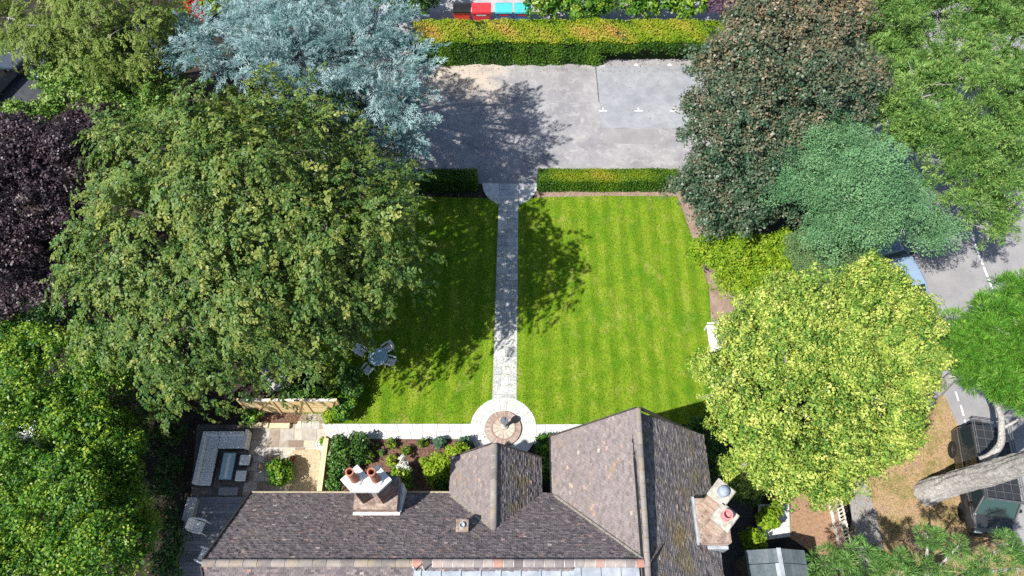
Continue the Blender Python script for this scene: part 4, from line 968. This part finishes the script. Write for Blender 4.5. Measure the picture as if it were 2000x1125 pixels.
ct = empty('coffee_table', ((ta.x+tb.x)/2,(ta.y+tcn.y)/2,0), 0, 'long glass topped coffee table with pale reflected stripe in front of the sofa', 'table')
hx = (tb.x-ta.x)/2; hy = (ta.y-tcn.y)/2
g = MB(); g.box(-hx,hx,-hy,hy,.36,.40); g.build('frame', MAT['wicker'], ct, bevel=.01)
g = MB(); g.box(-hx+.04,hx-.04,-hy+.04,hy-.04,.40,.412); g.build('glass_top', MAT['table_glass'], ct)
g = MB(); g.box(-.07,.07,-hy+.12,hy-.12,.413,.42); g.build('reflection_strip', MAT['white_plastic'], ct)  # bright reflection on the glass, built as a thin white strip
for sx in (-1,1):
    for sy in (-1,1):
        g = MB(); g.box(sx*(hx-.04)-.035,sx*(hx-.04)+.035,sy*(hy-.04)-.035,sy*(hy-.04)+.035,.03,.36); g.build('leg', MAT['wicker'], ct)
q = U(478,898,.42)
st = empty('stool', (q.x,q.y,0), 0, 'square white topped stool nearer the sofa end by the glass table', 'stool', 'white cube stools')
g = MB(); g.box(-.22,.22,-.22,.22,.04,.33); g.build('base', MAT['wicker'], st, bevel=.01)
g = MB(); g.box(-.235,.235,-.235,.235,.331,.44); g.build('cushion', MAT['white_plastic'], st, bevel=.03)
q = U(470,929,.42); dup(st, (q.x,q.y,0), None, 'square white topped stool nearer the deck by the glass table')
# grey storage bench at deck edge
a = U(373,972,.5); b2 = U(366,1016,.5)
sb = empty('storage_bench', ((a.x+b2.x)/2,(a.y+b2.y)/2,0), R(-3), 'long narrow grey storage box beside the deck', 'box')
hy = abs(a.y-b2.y)/2
g = MB(); g.box(-.2,.2,-hy,hy,.02,.46); g.build('box', M('grey_box', (.3,.31,.33), (.4,.41,.43), 5, .7), sb, bevel=.02)
g = MB(); g.box(-.215,.215,-hy-.02,hy+.02,.461,.52); g.build('lid', M('grey_lid', (.5,.51,.54), (.6,.61,.64), 5, .6), sb, bevel=.02)
# plastic armchairs (front of the seat towards local +X)
def plastic_chair(label, px, py, rz, z, mat, group):
    q = U(px,py,z+.4); r = empty('garden_chair', (q.x,q.y,z), rz, label, 'chair', group)
    g = MB(); g.box(-.2,.24,-.21,.21,.40,.425); g.build('seat', mat, r, bevel=.01)
    g = MB()
    for k in range(3):
        y0 = -.215+k*.146; g.add([Vector(v) for v in ((-.2,y0,.43),(-.2,y0+.137,.43),(-.33,y0+.137,.82),(-.33,y0,.82),(-.225,y0,.43),(-.225,y0+.137,.43),(-.355,y0+.137,.82),(-.355,y0,.82))], [(0,1,2,3),(7,6,5,4),(0,4,5,1),(1,5,6,2),(2,6,7,3),(3,7,4,0)])
    g.tube([(-.225,-.25,.42),(-.3,-.26,.64),(-.345,-.2,.83),(-.355,0,.86),(-.345,.2,.83),(-.3,.26,.64),(-.225,.25,.42)], .026, 6); g.build('backrest', mat, r)
    for s in (-1,1):
        g = MB(); g.tube([(-.28,s*.27,.62),(-.05,s*.29,.64),(.22,s*.28,.64),(.27,s*.27,.58)], [.035,.045,.045,.035], 6); g.build('arm', mat, r)
        g = MB(); g.tube([(.27,s*.27,.58),(.27,s*.25,.3),(.30,s*.27,0)], .024, 6); g.build('leg', mat, r)
        g = MB(); g.tube([(-.22,s*.22,.42),(-.27,s*.25,.2),(-.31,s*.27,0)], .024, 6); g.build('leg', mat, r)
    return r
plastic_chair('white plastic armchair standing on the deck beside the grey storage box', 388,1028, R(-12), .12, MAT['white_plastic'], 'white plastic chairs')
plastic_chair('white plastic chair half hidden under the roof edge on the deck', 400,1086, R(160), .12, MAT['white_plastic'], 'white plastic chairs')
# round table on the lawn
q = U(738,697,.72); rt = empty('round_table', (q.x,q.y,.03), 0, 'round blue glass garden table on the lawn under tree', 'table')
g = MB(); g.lathe([(.46,.705),(.46,.72),(.02,.722)], 32); g.build('glass_top', MAT['table_glass'], rt)
g = MB(); ring = [(.455*math.cos(2*math.pi*k/28), .455*math.sin(2*math.pi*k/28), .70) for k in range(29)]; g.tube(ring, .018, 6); g.build('rim', MAT['white_plastic'], rt)
for k in range(4):
    a = math.pi/4+k*math.pi/2; g = MB(); g.tube([(.4*math.cos(a),.4*math.sin(a),.69),(.3*math.cos(a),.3*math.sin(a),.4),(.38*math.cos(a),.38*math.sin(a),0)], .016, 6); g.build('leg', MAT['white_plastic'], rt)
for (px,py,rz,lab) in ((718,722,R(55),'pale garden chair on the sunny house side of the round table'),(763,706,R(165),'pale garden chair on the path side of the round table'),
                       (757,680,R(220),'pale garden chair behind the round table towards the path'),(705,686,R(-30),'pale garden chair on tree side of round table')):
    plastic_chair(lab, px, py, rz, .03, MAT['white_plastic'], 'chairs round the garden table').scale = (.85, .85, .85)
# white bench by the lawn edge
q = U(1393,662,.45); bn = empty('garden_bench', (q.x,q.y,.03), R(90), 'white slatted bench at the lawn edge under the lime tree', 'bench')
g = MB()
for k in range(5): g.box(-.75,.75,-.24+k*.1,-.155+k*.1,.42,.445)
g.build('seat', MAT['white_paint'], bn)
g = MB(); g.box(-.75,.75,-.30,-.27,.78,.86); g.box(-.75,.75,-.285,-.26,.5,.56)
for k in range(12): g.box(-.70+k*.125,-.65+k*.125,-.282,-.262,.561,.779)
g.build('backrest', MAT['white_paint'], bn)
for sx in (-1,1):
    for sy in (-.25,.24): g = MB(); g.box(sx*.7-.03,sx*.7+.03,sy-.03,sy+.03,0,.42 if sy>0 else .42); g.build('leg', MAT['white_paint'], bn)
    g = MB(); g.box(sx*.76-.04,sx*.76+.04,-.28,.26,.62,.66); g.build('arm', MAT['white_paint'], bn)

# ------------------------------------------------------------------ fences, sleepers, pots
fa = U(465,781,1.8); fb = U(656,781,1.8)
fn = empty('panel_fence', (fa.x,fa.y,0), 0, 'new pale yellow timber panel fence with diagonal shadow bars above the patio', 'fence')
W_ = fb.x-fa.x; k = 3
for i in range(k):
    x0 = W_*i/k+.06; x1 = W_*(i+1)/k-.06; g = MB(); x = x0
    z = .14
    while z < 1.72: g.box(x0,x1,-.012,.012,z,z+.118,0,rnd.random()); z += .122
    g.build('panel', MAT['new_timber'], fn)
    g = MB(); g.box(x0,x1,-.06,.06,1.74,1.80,0,.9); g.build('capping', M('timber_top', (.68,.62,.52), (.8,.75,.66), 5, .8), fn)
    g = MB(); s0, s1 = Vector((x1-.05,-.045,1.70)), Vector((x1-.55 if i else x0+.25,-.045,.2)); g.tube([s0,s1], .022, 4, 0, .2); g.build('shadow_bar', MAT['new_timber'], fn)  # diagonal shadow across the panel, built as a thin timber bar
for i in range(k+1):
    g = MB(); x = W_*i/k; g.box(x-.05,x+.05,-.05,.05,0,1.86,0,.4); g.build('post', MAT['new_timber'], fn, bevel=.006)
a = U(637,856,1.0); b2 = U(627,985,1.0)
sw = empty('sleeper_wall', (a.x,a.y,0), 0, 'chest high timber sleeper wall between gravel patio and bark bed', 'wall')
g = MB(); yl = b2.y-a.y
for zz in range(5): g.box(-.11,.11,yl,0,zz*.2+.003,zz*.2+.198,0,.4+.1*zz)
g.build('sleepers', MAT['new_timber'], sw, bevel=.008)
for i, (p0, p1, lab) in enumerate((((488,830),(524,830),'pale railway sleeper lying by the patio, end nearest the sofa'),((526,831),(566,831),'pale railway sleeper lying by the patio, end nearest flagstones'))):
    a = U(*p0,.2); b2 = U(*p1,.2); o = empty('sleeper', ((a.x+b2.x)/2,a.y,.03), 0, lab, 'sleeper', 'railway sleepers edging the patio')
    hl = (b2.x-a.x)/2; g = MB(); g.box(-hl+.01,hl-.01,-.12,.12,.01,.2); g.build('timber', MAT['sleeper'], o, bevel=.012)
def pot(label, px, py, r, h, mat, z=.04):
    q = U(px,py,z); o = empty('plant_pot', (q.x,q.y,z), 0, label, 'plant pot')
    g = MB(); g.lathe([(r*.7,0),(r*.95,h*.85),(r*1.05,h*.86),(r*1.05,h),(r*.9,h),(r*.86,h*.86),(.02,h*.86)], 20); g.build('pot', mat, o); return o
pot('round white pot at the end of the sleeper wall', 631,872,.24,.4,MAT['white_plastic'])
pot('small rusty orange pot on the gravel behind the round shrub', 574,898,.14,.22,MAT['terracotta'],.052)

# ------------------------------------------------------------------ planting near the house
def shrub(name, label, lobes, kind, mat, cat='shrub', group=None, size=.4, leaf=(.12,.08), k=26, dens=14, seed=1, **kw):
    return tree(name, label, cat, lobes, None, kind, LM[mat], 'bark_dark', kw.pop('r0',.03), group, kw.pop('rzf',.9), 0, size=size, leaf=leaf, k=k, dens=dens, seed=seed, lump=kw.pop('lump',.12), tint0=kw.pop('tint0',.2), tintr=kw.pop('tintr',.45), low=-.9, droop=0, **kw)
shrub('round_shrub', 'round bright green shrub on the gravel patio', [(545,922,.8,20),(537,915,.9,14),(553,930,.8,14),(543,935,.6,13),(555,913,.7,12)], 'dome', 'lush', seed=41, dens=22, size=.3, leaf=(.12,.075))
shrub('pot_plant', 'golden green ball plant growing in the round white pot', [(634,861,.62,9)], 'dome', 'yshrub', 'plant', seed=42, dens=30, size=.2, leaf=(.08,.05))
shrub('choisya_shrub', 'golden lime shrub beside the fence end and house path', [(645,813,.6,13),(656,808,.6,9)], 'dome', 'yshrub', seed=43, dens=24, size=.28)
shrub('border_shrub', 'mid green leafy shrub behind the golden lime shrub', [(670,803,.8,16),(677,785,.9,14),(665,785,.8,12)], 'dome', 'lush', seed=44, dens=18, size=.35, tint0=.0)
shrub('border_shrub', 'dark shrub in the tree shade between fence and round table', [(686,760,.9,20),(675,735,.9,20),(690,735,.8,15)], 'dome', 'dark', seed=45, dens=12)
shrub('border_shrub', 'green shrub behind the timber fence near its middle', [(560,768,1.4,14),(585,768,1.4,14)], 'dome', 'dark', seed=46, dens=14, tint0=.4)
shrub('border_shrub', 'green shrub behind the timber fence near the gravel', [(618,764,1.3,13),(640,768,1.2,12)], 'dome', 'lush', seed=47, dens=14, tint0=.0)
shrub('border_shrub', 'small green plant beside the sofa end of the sleepers', [(495,812,.5,12),(482,808,.5,9)], 'dome', 'lush', seed=48, dens=18, size=.3, tint0=0)
shrub('rose_shrub', 'tall glossy shrub along the sleeper wall in the bark bed', [(662,872,1,13),(665,889,1.1,15),(660,905,1,12),(668,912,.9,11),(657,930,1,11),(655,948,.9,12),(667,858,.8,9)], 'dome', 'dark', seed=49, dens=16, tint0=.25)
shrub('hebe_shrub', 'dark blue green shrub casting shade on the house path', [(697,880,.8,16),(706,862,.8,12),(690,862,.8,11),(702,898,.6,11)], 'dome', 'dark', seed=50, dens=16, tint0=.15)
bed = [((763.5,866,.3,9),'small green clump by the path edge in the bark bed, near the shaded shrub','hedge'),((732,871,.22,6),'tiny green plant in the bark bed right of dark shrub','hedge'),
       ((719,892,.36,11),'bright round clump nearest the left chimney in the bark bed','lush'),((765,901,.36,11),'smooth round green ball above the white flowers','yshrub'),
       ((745,884,.2,5),'tiny loose plant in the middle of the bark bed','dark'),((793,880,.3,9),'vivid green clump in the centre of the bark bed','hedge'),
       ((826,865,.3,8),'mid green clump at the path edge past the centre','hedge'),((858,864,.36,10),'grey green rounded clump at the path edge by golden shrub','bluebush'),
       ((828,902,.32,9),'pale green clump against the golden shrub','yshrub'),((908,863,.45,11),'blue green round shrub at the corner of the circle terrace','bluebush')]
for i, (lb, lab, mt) in enumerate(bed):
    shrub('clipped_plant', lab, [lb], 'dome', mt, 'plant', 'clumps in the bark bed', .16, (.07,.045), 22, 60, 60+i, rzf=.85, tint0=.3 if mt != 'dark' else .4)
shrub('golden_shrub', 'large golden green shrub against the centre gable', [(845,915,.9,17),(865,900,1,19),(885,888,1,17),(902,880,.9,13),(850,932,.8,14),(880,905,.9,15),(868,925,.8,14)], 'dome', 'yshrub', seed=51, dens=20, size=.3, leaf=(.1,.065), tint0=.3)
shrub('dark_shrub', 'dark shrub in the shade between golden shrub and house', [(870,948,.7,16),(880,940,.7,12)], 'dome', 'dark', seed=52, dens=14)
hy_ = shrub('hydrangea', 'leafy shrub with white flower heads beside the left chimney', [(780,931,.8,15),(772,923,.8,11),(792,925,.75,10),(795,940,.6,11)], 'dome', 'lush', seed=53, dens=20, size=.3)
foliage('flowers', hy_, LB([(788,907,.85,9),(778,912,.9,6),(797,915,.8,7),(787,896,.7,6)]), 'dome', LM['blossom'], size=.14, leaf=(.08,.07), k=16, dens=45, seed=54, low=-.3)
shrub('gap_shrub', 'green shrub in the dark gap between the two gables', [(1064,858,.6,11),(1060,880,.6,11)], 'dome', 'lush', seed=55, dens=18, tint0=.0)
shrub('gap_shrub', 'lower green shrub deeper in the gap between the gables', [(1066,925,1,12),(1064,905,.8,10)], 'dome', 'lush', seed=56, dens=16, tint0=.0)
shrub('round_shrub', 'round yellow green shrub beside the grey shed', [(1472,1054,.9,20),(1465,1050,.9,12),(1482,1060,.7,12)], 'dome', 'yshrub', seed=57, dens=18, size=.32)
shrub('round_shrub', 'yellow green shrub behind the one by the shed', [(1500,1012,1,20),(1508,1020,.9,12),(1515,995,.8,12),(1490,1025,.8,9)], 'dome', 'yshrub', seed=58, dens=18, size=.32)
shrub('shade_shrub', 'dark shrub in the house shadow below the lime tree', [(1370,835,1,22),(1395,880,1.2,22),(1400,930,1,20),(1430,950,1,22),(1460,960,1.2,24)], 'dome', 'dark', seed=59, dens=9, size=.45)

shrub('shade_filler', 'dark leaf clump added to deepen shade on the strip beside the deck and bright green tree', [(330,1090,.8,26),(345,1050,.7,18),(318,1010,.8,22),(330,1125,.8,24)], 'dome', 'dark', seed=71, dens=8, size=.5, tint0=-.05)  # few leaves grow here; the dense dark clumps stand in for deep shade
shrub('shade_filler', 'dark leaf clump added to deepen shade on the strip level with the corner sofa', [(322,860,.9,24),(330,910,.8,22),(315,950,.8,22),(335,830,.8,20)], 'dome', 'dark', seed=72, dens=8, size=.5, tint0=-.1)  # more dark clumps added to blacken the strip where shade lies
shrub('shade_shrub', 'dark filler shrub added for shade in the gap below the purple tree at left edge', [(60,600,1.5,45),(105,610,1.5,40),(15,620,1.5,40)], 'dome', 'dark', seed=73, dens=7, size=.5, tint0=-.1)  # added to cover bare sunlit soil with a dark mass, as deep shade

# ------------------------------------------------------------------ shed and picket fence bottom right
sh0 = U(1520,1071,2.75); ea = U(1466,1078,2.2); eb = U(1582,1077,2.2)
sh = empty('shed', (sh0.x, sh0.y-1.4, 0), 0, 'small shed with worn grey felt roof at the bottom right', 'shed')
S = Vector(sh.location); hw = (eb.x-ea.x)/2; D_ = 1.4
FELT = Mtint('felt', [(0,(.10,.13,.15)),(.6,(.15,.18,.205)),(1,(.42,.46,.5))], .85, 6, .35, .3, 40)
for sgn in (-1,1):
    g = MB(); n_ = 6; m_ = 5
    for i in range(n_):
        for j in range(m_):
            u0, u1 = i/n_, (i+1)/n_; v0, v1 = j/m_, (j+1)/m_
            P_ = lambda u, v, h: (sgn*hw*u, D_-2*D_*v, 2.75-.5*u+h)
            lift = .02+.012*(i)
            q = [P_(u0,v0,.0+.02), P_(u1,v0,.03), P_(u1,v1-.01,.03), P_(u0,v1-.01,.02)]
            if sgn < 0: q = q[::-1]
            g.add(q + [(a_[0],a_[1],a_[2]-.05) for a_ in q], [(3,2,1,0),(4,5,6,7),(0,1,5,4),(1,2,6,5),(2,3,7,6),(3,0,4,7)], 0, rnd.uniform(0,.6) if rnd.random() > .14 else 1)
    g.build('roof', FELT, sh)
g = MB(); g.box(-.09,.09,-D_-.02,D_+.02,2.77,2.80); g.build('ridge', MAT['lead'], sh, bevel=.01)
g = MB(); g.box(-hw+.12,hw-.12,-D_+.1,D_-.1,0,2.22)
vs = [(-hw+.12,D_-.1,2.2),(hw-.12,D_-.1,2.2),(0,D_-.1,2.70)]; vs += [(v[0],v[1]-.1,v[2]) for v in vs]
g.add(vs, [(0,1,2),(5,4,3),(0,3,4,1),(1,4,5,2),(2,5,3,0)])
g.build('wall', M('shed_board', (.10,.08,.06), (.17,.13,.1), 5, .85), sh)
a = U(1619,985,0); b2 = U(1640,1082,0)
pf = empty('picket_fence', a, 0, 'pale picket fence between the brown gravel and the driveway', 'fence')
d = (b2-a); Lf = d.length; ang = math.atan2(d.y,d.x); pf.rotation_euler = (0,0,ang)
BEIGE = M('pale_wood', (.60,.55,.48), (.72,.68,.6), 6, .85)
g = MB(); g.box(0,Lf,-.03,.03,.0,.28); g.build('gravel_board', MAT['cement'], pf)
g = MB(); g.box(0,Lf,-.02,.02,.285,.7,0,.2); g.build('panel', M('pink_board', (.42,.29,.23), (.5,.36,.29), 6, .85), pf)
g = MB(); x = .06
while x < Lf-.05: g.box(x,x+.07,.0,.02,.70,1.38); x += .15
g.build('pickets', BEIGE, pf)
for z in (.78,1.3): g = MB(); g.box(0,Lf,-.045,-.002,z,z+.08); g.build('rail', BEIGE, pf)
for x in (0,Lf/2,Lf): g = MB(); g.box(x-.06,x+.06,-.17,-.05,0,1.5); g.build('post', BEIGE, pf)

# ------------------------------------------------------------------ wheelie containers behind the hedge
def bin_(label, px, body, lid, sticker, w=1.15):
    q = U(px, 22, 1.2); r = empty('waste_bin', (q.x, 38.45, .01), 0, label, 'waste bin', 'waste containers behind the hedge'); h = w/2
    g = MB(); vs = [(-h*.86,.12,.18),(h*.86,.12,.18),(h*.86,.8,.18),(-h*.86,.8,.18),(-h,0,1.12),(h,0,1.12),(h,.95,1.12),(-h,.95,1.12)]
    g.add(vs, [(0,3,2,1),(4,5,6,7),(0,1,5,4),(1,2,6,5),(2,3,7,6),(3,0,4,7)]); g.box(-h-.03,h+.03,-.04,.99,1.08,1.16)
    g.build('body', body, r, bevel=.03)
    g = MB(); k = 8; prof = [(-.05,1.165)] + [(-.03+.99*i/k, 1.20+.17*math.sin(math.pi*(.15+.85*i/k))) for i in range(k+1)] + [(1.0,1.165)]
    n = len(prof); vs = [(-h-.02,y,z) for y,z in prof]+[(h+.02,y,z) for y,z in prof]
    g.add(vs, [tuple(range(n)), tuple(range(2*n-1,n-1,-1))]+[(i,n+i,n+(i+1)%n,(i+1)%n) for i in range(n)]); g.build('lid', lid, r)
    if sticker:
        g = MB(); vs = [(-.32,.032,.92),(.32,.032,.92),(.32,.008,1.06),(-.32,.008,1.06)]; vs = [(v[0],v[1]-.02,v[2]) for v in vs]+vs
        g.add(vs, [(0,1,2,3),(7,6,5,4),(0,4,5,1),(1,5,6,2),(2,6,7,3),(3,7,4,0)]); g.build('sticker', sticker, r)
    for sx in (-1,1):
        for yy_ in (.2,.72): g = MB(); g.lathe([(.09,-.03),(.09,.03)], 14, (0,0,0), M=Matrix.Translation((sx*h*.75,yy_,.09)) @ Matrix.Rotation(math.pi/2,4,'Y')); g.build('wheel', MAT['rubber'], r)
    return r
RED = M('red_plastic', (.62,.03,.04), (.72,.05,.06), 3, .45); REDB = M('red_body', (.68,.05,.025), (.75,.09,.04), 3, .5); TURQ = M('turquoise_plastic', (.06,.50,.52), (.09,.58,.60), 3, .45); BLUE = M('blue_plastic', (.04,.10,.30), (.06,.14,.38), 3, .5)
bin_('red waste container with a black lid', 902, REDB, MAT['black'], None, 1.1)
bin_('red waste container with a red lid and white sticker', 940, RED, RED, MAT['white_paint'], 1.2)
bin_('blue waste container with turquoise lid, next to the red bin', 984, BLUE, TURQ, RED, 1.05)
bin_('blue waste container with turquoise lid, half behind the green bush', 1021, BLUE, TURQ, RED, 1.05)

# ------------------------------------------------------------------ vehicles
def wheel(parent, x, y, r, w, rimmat):
    wl = bpy.data.objects.new('wheel', None); 
    g = MB(); Mx = Matrix.Translation((x,y,r)) @ Matrix.Rotation(math.pi/2,4,'X')
    g.lathe([(r*.62,-w/2),(r*.93,-w/2),(r,-w*.32),(r,w*.32),(r*.93,w/2),(r*.62,w/2)], 28, M=Mx); o = g.build('wheel', MAT['rubber'], parent)
    g = MB(); s = 1 if y > 0 else -1
    Mr = Mx
    g.lathe([(r*.61,-w*.42),(r*.61,w*.42)], 24, M=Mr); g.lathe([(r*.6,-w*.45),(r*.52,-w*.455),(r*.52,w*.455),(r*.6,w*.45)], 24, M=Mr, mi=1)
    for k in range(5):
        a = 2*math.pi*k/5; M2 = Mr @ Matrix.Rotation(a,4,'Z'); z0 = (-w*.5 if s > 0 else w*.42)
        g.box(.02,r*.6,-r*.08,r*.08,z0,z0+w*.08,1,.5,M2)
    g.build('rim', [MAT['black'], rimmat], o)
    return o
def sect(x, w, zb, zt, wt=None, n=5, rad=.14):
    """rounded body section at x: half width w at the belt, wt on top"""
    wt = wt or w; pts = []
    pts += [(x,-w*.92,zb),(x,-w,zb+.12),(x,-w,zb+(zt-zb)*.6),(x,-wt*.97,zt-.06),(x,-wt*.86,zt)]
    pts += [(x,-wt*.4,zt+.018),(x,wt*.4,zt+.018)]
    pts += [(x,wt*.86,zt),(x,wt*.97,zt-.06),(x,w,zb+(zt-zb)*.6),(x,w,zb+.12),(x,w*.92,zb)]
    return pts
def quad_on(c, inset, off):
    """window pane: quad inset within the four corners and set proud of them"""
    c = [Vector(v) for v in c]; m = sum(c, Vector())/4; n = (c[1]-c[0]).cross(c[3]-c[0]).normalized()
    q = [v+(m-v)*inset for v in c]
    a = [v+n*off for v in q]; b = [v-n*.004 for v in q]; g = MB()
    g.add(a+b, [(0,1,2,3),(7,6,5,4),(0,4,5,1),(1,5,6,2),(2,6,7,3),(3,7,4,0)]); return g
def car(name, label, cat, loc, rz, paint, L, Wd, H, belt, bonnet, cab, top, kind='car', rack=False, group=None):
    """x forward. cab = (rear foot, front foot), top = (rear, front) of the roof"""
    r = empty(name, loc, rz, label, cat, group); h = Wd/2; f = L/2
    st = [(-f,.86,.45,belt*.86),(-f+.08,.95,.34,belt*.97),(-f*.6,1,.28,belt),(cab[1]-.02,1,.28,belt),(cab[1]+.02,1,.28,belt*.985),(f*.72,.985,.28,bonnet),(f-.16,.95,.32,bonnet*.93),(f-.03,.9,.36,bonnet*.8),(f,.82,.42,bonnet*.62)]
    g = MB(); g.loft([sect(x, h*w, zb, zt) for x, w, zb, zt in st]); g.build('body', paint, r, smooth=False, bevel=.015)
    wb = h*.95; wt = h*(.86 if kind != 'car' else .74)
    B = [(cab[0],-wb,belt-.02),(cab[1],-wb,belt-.02),(cab[1],wb,belt-.02),(cab[0],wb,belt-.02)]; T = [(top[0],-wt,H),(top[1],-wt,H),(top[1],wt,H),(top[0],wt,H)]
    g = MB(); g.add(B+T, [(4,5,6,7),(0,1,5,4),(1,2,6,5),(2,3,7,6),(3,0,4,7)]); cb = g.build('roof', paint, r, bevel=.05)
    quad_on([B[1],B[2],T[2],T[1]], .10, .008).build('windscreen', MAT['screen_glass'], r)
    quad_on([B[3],B[0],T[0],T[3]], .16, .008).build('rear_window', MAT['glass_dark'], r)
    for s in (0,1):
        b0, b1, t1, t0 = (B[0],B[1],T[1],T[0]) if s == 0 else (B[2],B[3],T[3],T[2])
        b0, b1, t1, t0 = map(Vector, (b0,b1,t1,t0)); nn = 3 if kind != 'car' else 2
        for k in range(nn):
            u0, u1 = k/nn, (k+1)/nn
            quad_on([b0.lerp(b1,u0), b0.lerp(b1,u1), t0.lerp(t1,u1), t0.lerp(t1,u0)], .13, .008).build('side_window', MAT['glass_dark'], r)
    for sx in (-1,1):
        for sy in (-1,1): wheel(r, sx*L*.30+(.02 if sx>0 else -.0), sy*(h-.10), .34 if kind == 'car' else .40, .22, MAT['steel'])
    for sy in (-1,1):
        g = MB(); g.box(f-.13,f+.006,sy*h*.68-.16,sy*h*.68+.16,bonnet*.68,bonnet*.80); g.build('headlight', MAT['white_plastic'], r, bevel=.02)
        g = MB(); g.box(-f-.006,-f+.1,sy*h*.72-.1,sy*h*.72+.1,belt*.66,belt*.84); g.build('tail_light', RED, r, bevel=.02)
        g = MB(); g.box(cab[1]-.42,cab[1]-.28,sy*(h+.09)-.10,sy*(h+.09)+.10,belt+.02,belt+.2); g.build('wing_mirror', MAT['black'], r, bevel=.03)
        g = MB(); g.box(cab[1]-.95,cab[1]-.8,sy*(h+.005)-.012,sy*(h+.005)+.012,belt*.82,belt*.86); g.build('door_handle', MAT['steel'], r)
    g = MB(); g.box(f-.05,f+.05,-h*.85,h*.85,.34,.52); g.build('bumper', MAT['black'], r, bevel=.03)
    if rack:
        g = MB(); x0, x1 = top[0]-.1, top[1]+.15; z = H+.12
        for sy in (-1,1):
            for zz in (z, z+.14): g.tube([(x0,sy*wt,zz),(x1,sy*wt,zz)], .02, 6)
            for k in range(6): xx = x0+(x1-x0)*k/5; g.tube([(xx,sy*wt,H-.01),(xx,sy*wt,z+.14)], .016, 5)
        for xx in (x0,x1): g.tube([(xx,-wt,z+.14),(xx,wt,z+.14)], .02, 6); g.tube([(xx,-wt,z),(xx,wt,z)], .02, 6)
        for k in range(1,9): xx = x0+(x1-x0)*k/9; g.tube([(xx,-wt,z),(xx,wt,z)], .016, 5)
        for yy_ in (-.35,0,.35): g.tube([(x0,yy_,z+.022),(x1,yy_,z+.022)], .012, 5)
        g.build('roof_rack', M('rack_steel', (.10,.11,.12), (.17,.18,.19), 6, .5, metallic=.3), r)
        g = MB(); Mx = Matrix.Translation((-f-.12,0,.95)) @ Matrix.Rotation(math.pi/2,4,'Y'); g.lathe([(.2,-.1),(.36,-.1),(.4,-.06),(.4,.06),(.36,.1),(.2,.1)], 24, M=Mx); g.build('spare_wheel', MAT['rubber'], r)
        g = MB()
        for sy in (-1,1): g.box(f*.2,f-.3,sy*h*.98-.06,sy*h*.98+.06,.55,.62)
        g.build('wheel_arch', MAT['black'], r)
        for sy in (-1,1):
            g = MB(); g.box(-f+.15,f-.5,sy*(h+.004)-.008,sy*(h+.004)+.008,belt-.16,belt-.11); g.build('side_trim', MAT['steel'], r)
            for q0, q1 in ((B[1],T[1]),) if sy < 0 else ((B[2],T[2]),): g = MB(); g.tube([Vector(q0)+Vector((.02,0,0)), Vector(q1)+Vector((.02,0,0))], .035, 6); g.build('windscreen_pillar', MAT['steel'], r)
        g = MB(); g.box(f-.02,f+.02,-h*.5,h*.5,.58,.88); g.build('grille', MAT['black'], r)
        g = MB(); g.box(f-1.0,f-.25,-h*.3,h*.3,bonnet+.005,bonnet+.03); g.build('bonnet_bulge', paint, r, bevel=.01)
        g = MB(); g.tube([(cab[1]-.02,-.35,belt+.05),(cab[1]-.28,.3,belt+.42)], .012, 4); g.build('wiper', MAT['black'], r)
    return r
def carpaint(n, c): return M(n, c, tuple(x*1.1 for x in c), 1, .28, spec=.5, coat=.6)
a = U(1905,832,1.0); b2 = U(1945,1050,1.0); dd = (b2-a); q = (a+b2)/2
car('off_roader', 'black boxy off-road car with roof rack parked under the leaning trunk', 'car', (q.x,q.y,.03), math.atan2(dd.y,dd.x), carpaint('black_paint', (.035,.037,.04)),
    4.7, 1.82, 1.95, 1.18, 1.10, (-2.25,1.66), (-2.18,1.05), 'off-road', True)
a = U(1738,470,.8); b2 = U(1800,590,.8); dd = (a-b2); q = U(1752,524,.8)
car('parked_car', 'pale blue car half hidden under trees beside the road', 'car', (q.x,q.y,.012), math.atan2(dd.y,dd.x), carpaint('blue_paint', (.26,.36,.50)),
    4.2, 1.75, 1.46, .92, .88, (-1.9,.95), (-1.35,.2))
q = U(8,900,1.5); car('white_van', 'white van at the left edge behind the bright green tree', 'van', (q.x-.4,q.y,.012), R(80), carpaint('van_white', (.72,.74,.76)), 5.0, 1.95, 2.2, 1.2, 1.15, (-2.45,1.4), (-2.4,.75), 'van')
q = U(-6,150,.8); car('parked_car', 'dark grey car at left edge on the marked parking area', 'car', (q.x-.3,q.y,.012), R(70), carpaint('grey_paint', (.06,.07,.09)), 4.3, 1.76, 1.45, .92, .88, (-1.9,.95), (-1.35,.2))
q = U(0,600,.8); car('parked_car', 'silver car at left edge below the purple tree', 'car', (q.x-.8,q.y,.012), R(85), carpaint('silver_paint', (.4,.42,.44)), 4.3, 1.76, 1.45, .92, .88, (-1.9,.95), (-1.35,.2))
